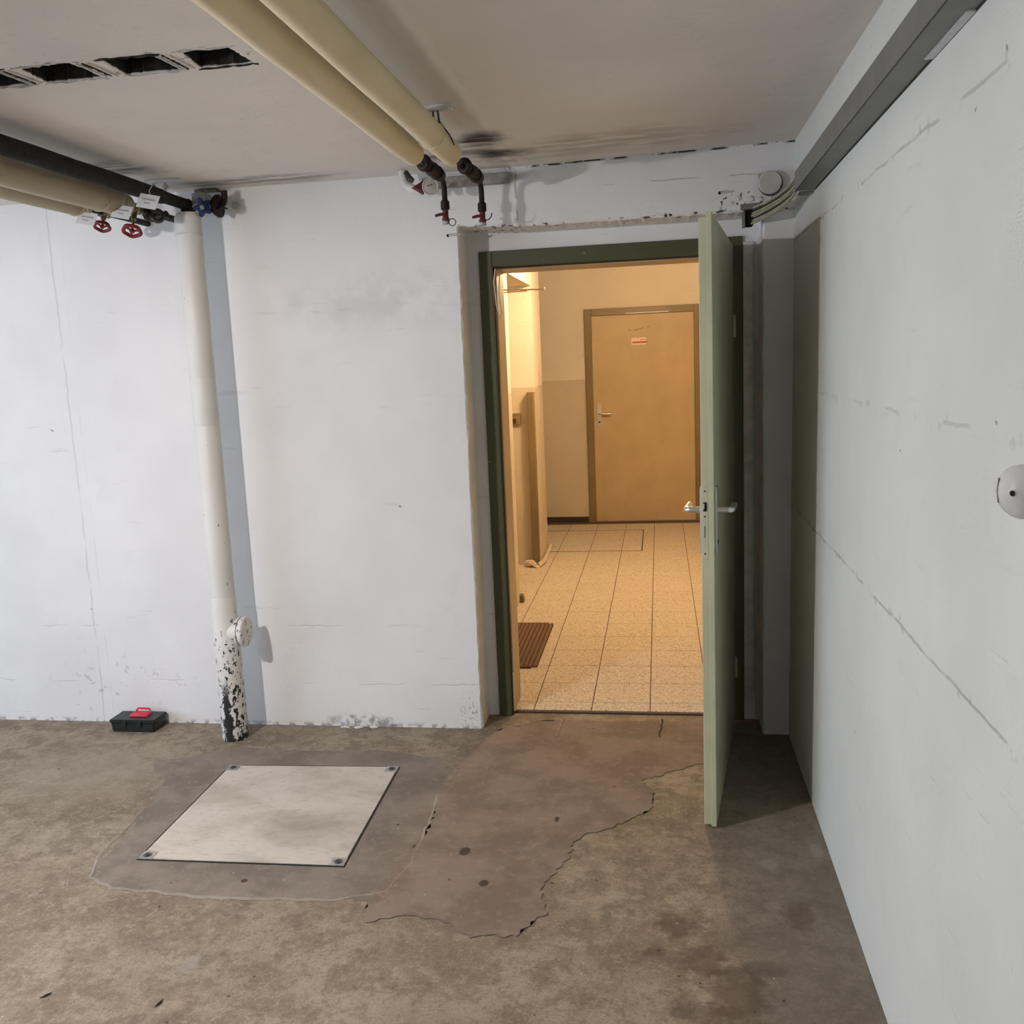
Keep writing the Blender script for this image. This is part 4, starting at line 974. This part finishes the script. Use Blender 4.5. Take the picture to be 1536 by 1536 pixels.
bm = bmesh.new(); quad(bm, (HX, OP0, OPZ), (HX, OP1, OPZ), (HX - 0.5, OP1, OPZ), (HX - 0.5, OP0, OPZ)); quad(bm, (HX - 0.5, OP0, 0), (HX - 0.5, OP1, 0), (HX - 0.5, OP1, OPZ), (HX - 0.5, OP0, OPZ))
struct('wall_recess', bm, M['hall_paint_lo'], 'inside of the deep recess in the hall')
two_tone('wall_hall_back', [((HX - 2.2, HY), (HXR, HY), 0)], 'cream and tan far wall of the hall')
two_tone('wall_hall_right', [((HXR, HW), (HXR, HY), 0)], 'cream and tan right wall of the hall')
two_tone('wall_hall_end', [((HX - 2.2, 7.8), (HX - 2.2, HY), 0)], 'cream and tan wall closing the hall side arm')
two_tone('wall_hall_front', [((HX, HW), (ox0 - 0.02, HW), 0), ((ox1 + 0.02, HW), (HXR, HW), 0), ((ox0 - 0.02, HW), (ox1 + 0.02, HW), 2.03)], 'hall side of the doorway wall')
bm = bmesh.new(); box(bm, HX - 2.3, HXR + 0.1, HW - 0.0, HY + 0.1, HZ, HZ + 0.2)
struct('ceiling_hall', bm, M['hall_paint_hi'], 'cream ceiling of the lit hall')
# solid masonry behind the surfaces keeps daylight and lamp light apart
bm = bmesh.new(); box(bm, XL - 0.2, fx0 + 0.005, F + 0.004, HW - 0.004, -0.1, 2.7); box(bm, fx1 - 0.005, HXR + 0.2, F + 0.004, HW - 0.004, -0.1, 2.7); box(bm, fx0, fx1, F + 0.004, HW - 0.004, fz - 0.004, 2.7)
struct('wall_core', bm, M['wall_plain'], 'masonry between garage and hall')
bm = bmesh.new(); box(bm, XL - 0.3, R + 0.3, YB - 0.3, F + 0.1, ZC + 0.14, ZC + 0.3)
struct('ceiling_slab', bm, M['slot'], 'concrete slab above the garage ceiling')

bm = bmesh.new(); box(bm, HX - 2.3, HXR + 0.1, F + 0.030, HY + 0.1, -0.2, HT - 0.0022)
hfl = struct('floor_hall', bm, M['grout'], 'terrazzo tiled floor of the lit hall')
T = 0.265; X0 = -0.0653; Y0 = 4.4602
bmt = bbox(-T / 2 + 0.0022, T / 2 - 0.0022, -T / 2 + 0.0020, T / 2 - 0.0020, -0.004, 0.0, 0.0012)
tm = bpy.data.meshes.new('tile'); bmesh.ops.recalc_face_normals(bmt, faces=bmt.faces); bmt.to_mesh(tm); bmt.free(); tm.materials.append(M['tile'])
def mk_tile(mesh, x, y, z=HT):
    o = bpy.data.objects.new('tile', mesh); COL.objects.link(o); o.parent = hfl; o.location = (x, y, z); return o
rnd = random.Random(2)
RX0, RX1, RY0, RY1 = -1.07, -0.158, 7.67, 8.63      # framed inspection cover
for i in range(-5, 5):
    for j in range(-1, 18):
        cx = X0 + (i + 0.5) * T; cy = Y0 + (j + 0.5) * T
        if cy > HY: continue
        if i < -4 and cy < 7.8: continue
        if cx > HXR: continue
        mk_tile(tm, cx, cy, HT + rnd.uniform(-0.0004, 0.0004))
# cut row along the threshold
w0 = Y0 - T - (F + 0.046)
bmt = bbox(-T / 2 + 0.0022, T / 2 - 0.0022, -w0 / 2 + 0.0015, w0 / 2 - 0.0015, -0.004, 0.0, 0.0012)
tm2 = bpy.data.meshes.new('cut_tile'); bmesh.ops.recalc_face_normals(bmt, faces=bmt.faces); bmt.to_mesh(tm2); bmt.free(); tm2.materials.append(M['tile'])
for i in range(-3, 2):
    if True:
        mk_tile(tm2, X0 + (i + 0.5) * T, Y0 - T - w0 / 2)
wl = (X0 - 2 * T) - (ox0 + 0.012)
# brass-dark frame of the tiled inspection cover
root = thing('tiled_cover', 'tiled inspection cover with a thin dark metal frame in the hall floor', 'cover', ((RX0 + RX1) / 2, (RY0 + RY1) / 2, HT))
for (a, b, c_, d_) in ((RX0, RX1, RY0, RY0 + 0.010), (RX0, RX1, RY1 - 0.010, RY1), (RX0, RX0 + 0.010, RY0, RY1), (RX1 - 0.010, RX1, RY0, RY1)):
    obj('frame_bar', bbox(a, b, c_, d_, HT - 0.002, HT + 0.0016, 0.0004), M['skirting'], root)

# skirting on the far wall
bm = bbox(HX - 2.2, -0.70, HY - 0.014, HY + 0.002, HT, HT + 0.055, 0.002)
struct('baseboard_back', bm, M['skirting'], 'dark skirting on the far hall wall')

# far door
door2 = thing('door_2', 'closed tan door with brown frame at the end of the hall', 'door', (-0.15, HY, HT), kind='structure')
def d2(nm, x0, x1, z0, z1, y0, y1, mt, par=None, bev=0.002, lab=None):
    o = obj(nm, bbox(x0, x1, y0, y1, z0, z1, bev), mt, par or door2)
    if lab: o['label'] = lab
    return o
d2('frame_jamb', -0.690, -0.622, HT, 2.050, HY - 0.030, HY + 0.01, M['hall_frame'], lab='brown painted frame jamb')
d2('frame_jamb', 0.330, 0.398, HT, 2.050, HY - 0.030, HY + 0.01, M['hall_frame'], lab='brown painted frame jamb')
d2('frame_head', -0.622, 0.330, 1.985, 2.050, HY - 0.030, HY + 0.01, M['hall_frame'], lab='brown painted frame head')
lf = d2('leaf', -0.622, 0.330, HT + 0.006, 1.983, HY - 0.014, HY + 0.01, M['hall_door'])
d2('handle_plate', -0.588, -0.550, 0.935, 1.172, HY - 0.020, HY - 0.013, M['chrome'], lf)
pts = [(-0.569, HY - 0.018, 1.066), (-0.569, HY - 0.052, 1.066)] + arc((-0.569, HY - 0.058, 1.066), (-0.567, HY - 0.068, 1.066), (-0.552, HY - 0.068, 1.066), 4) + [(-0.455, HY - 0.068, 1.064)]
obj('door_handle', tube(pts, 0.0095, 12), M['chrome'], lf, True)
obj('keyhole', _lathe((-0.569, HY - 0.0215, 0.985), Vector((0, -1, 0)), [(-0.002, 0.009), (0.001, 0.009)], 12, None), M['black'], lf, True)
st = d2('sticker', -0.250, -0.112, 1.700, 1.766, HY - 0.0155, HY - 0.0135, M['sticker_white'], lf, 0.0003, 'pale sticker with a red bar')
d2('sticker_bar', -0.242, -0.104, 1.716, 1.730, HY - 0.0165, HY - 0.0150, M['sticker_red'], lf, 0.0002)
d2('sticker_text', -0.170, -0.118, 1.744, 1.750, HY - 0.0165, HY - 0.0150, M['sticker_red'], lf, 0.0002)
# hand-written line above it, too small to read in the photograph
for (a, b, z, hh) in ((-0.278, -0.248, 1.832, 0.012), (-0.222, -0.206, 1.834, 0.014), (-0.202, -0.190, 1.837, 0.010), (-0.186, -0.172, 1.839, 0.013), (-0.168, -0.152, 1.842, 0.010), (-0.148, -0.130, 1.846, 0.014), (-0.098, -0.080, 1.862, 0.006)):
    bmm = tube([(a, HY - 0.0145, z), ((a * 2 + b) / 3, HY - 0.0145, z + hh), ((a + 2 * b) / 3, HY - 0.0145, z - 0.001), (b, HY - 0.0145, z + hh * 0.7)], 0.0022, 6)
    obj('handwriting', bmm, M['skirting'], lf)
d2('head_pale_strip', -0.30, 0.10, 1.989, 1.999, HY - 0.033, HY - 0.029, M['tag'], None, 0.0005, 'pale strip on the frame head')  # pale bar laid over the brown frame head

# pillar duct, switch, rod in the hall
solo('cable_duct', bbox(HX - 0.055, HX - 0.002, OP1 - 0.06, OP1 - 0.001, 0.06, 1.36, 0.003), M['hall_frame'], 'brown vertical duct strip on the hall pillar', 'duct', (HX - 0.03, OP1, 0.06))
root = thing('light_switch', 'brown light switch on the hall recess wall', 'switch', (HX - 0.13, OP1 - 0.01, 1.18))
obj('switch_plate', bbox(HX - 0.20, HX - 0.115, OP1 - 0.018, OP1, 1.11, 1.20, 0.003), M['hall_frame'], root)
obj('rocker', bbox(HX - 0.185, HX - 0.15, OP1 - 0.024, OP1 - 0.016, 1.125, 1.16, 0.002), M['skirting'], root)
solo('floor_rag', tube([(HX - 0.10, OP1 - 0.05, HT + 0.02), (HX - 0.06, OP1 - 0.09, HT + 0.035), (HX - 0.01, OP1 - 0.12, HT + 0.018), (HX + 0.02, OP1 + 0.05, HT + 0.02), (HX + 0.012, OP1 + 0.35, HT + 0.02), (HX + 0.01, 7.78, HT + 0.03)],
     [0.030, 0.026, 0.020, 0.018, 0.014, 0.016], 10), M['bag'], 'crumpled pale tape strip around the foot of the hall pillar', 'tape', (HX, OP1, HT))
root = thing('wall_rod', 'thin rod with a pale end cap sticking out from the hall wall at the top', 'rod', (HX, 5.5, 2.005))
obj('rod', tube([(HX, 5.5, 2.006), (-0.645, 5.5, 1.996)], 0.0045, 10), M['hall_door'], root, True)
obj('rod', tube([(HX, 5.52, 1.990), (-0.74, 5.5, 1.992)], 0.0035, 10), M['hall_door'], root, True)  # lower bar stands for the rod's shadow, built as a second bar
obj('end_cap', _lathe((-0.650, 5.5, 1.997), Vector((1, 0, 0)), [(0, 0.012), (0.012, 0.012), (0.014, 0.008)], 14, None), M['tag'], root, True)
obj('wall_plate', bbox(HX - 0.001, HX + 0.008, 5.47, 5.55, 1.965, 2.035, 0.002), M['hall_door'], root)
root = thing('skirting_stub', 'small brown floor stop at the corner of the hall recess', 'door stop', (HX, OP0, HT))
obj('stop', taper(HX - 0.03, HX + 0.022, OP0 - 0.02, OP0 + 0.04, HT, HT + 0.05, 1.25, 0.004), M['hall_frame'], root)

# ribbed mat
mx0, mx1, my0, my1 = HX + 0.015, -0.655, 4.668, 5.512
root = thing('ribbed_mat', 'brown ribbed door mat on the hall tiles at the left', 'mat', ((mx0 + mx1) / 2, (my0 + my1) / 2, HT))
bm = bmesh.new(); box(bm, mx0, mx1, my0, my1, HT, HT + 0.006)
ed = [e for e in bm.edges if abs(e.verts[0].co.z - e.verts[1].co.z) > 0.004]
bmesh.ops.bevel(bm, geom=ed, offset=0.03, segments=5, affect='EDGES')
obj('mat_base', bm, M['mat_dark'], root)
nr = 11; pw = (mx1 - mx0) / nr
for k in range(nr):
    e = 0.02 if k in (0, nr - 1) else 0.006
    obj('rib', bbox(mx0 + k * pw + 0.004, mx0 + (k + 1) * pw - 0.004, my0 + e, my1 - e, HT + 0.004, HT + 0.0105, 0.002), M['mat'], root)

# hall lamp
hx, hy, hz = HALL_LAMP
root = thing('hall_lamp', 'warm ceiling lamp of the hall, hidden behind the door head', 'lamp', (hx, hy, HZ))
obj('base', _lathe((hx, hy, HZ), Vector((0, 0, -1)), [(0, 0.11), (0.03, 0.11), (0.035, 0.09)], 28, None), M['white_metal'], root, True)
bmb = bmesh.new(); bmesh.ops.create_uvsphere(bmb, u_segments=20, v_segments=12, radius=0.085); bmesh.ops.translate(bmb, vec=(hx, hy, hz + 0.04), verts=bmb.verts)
obj('globe', bmb, emis('hall_globe_glow', (1.0, 0.68, 0.37), HALL_POWER / (4 * PI * 0.085 ** 2) / PI), root, True)
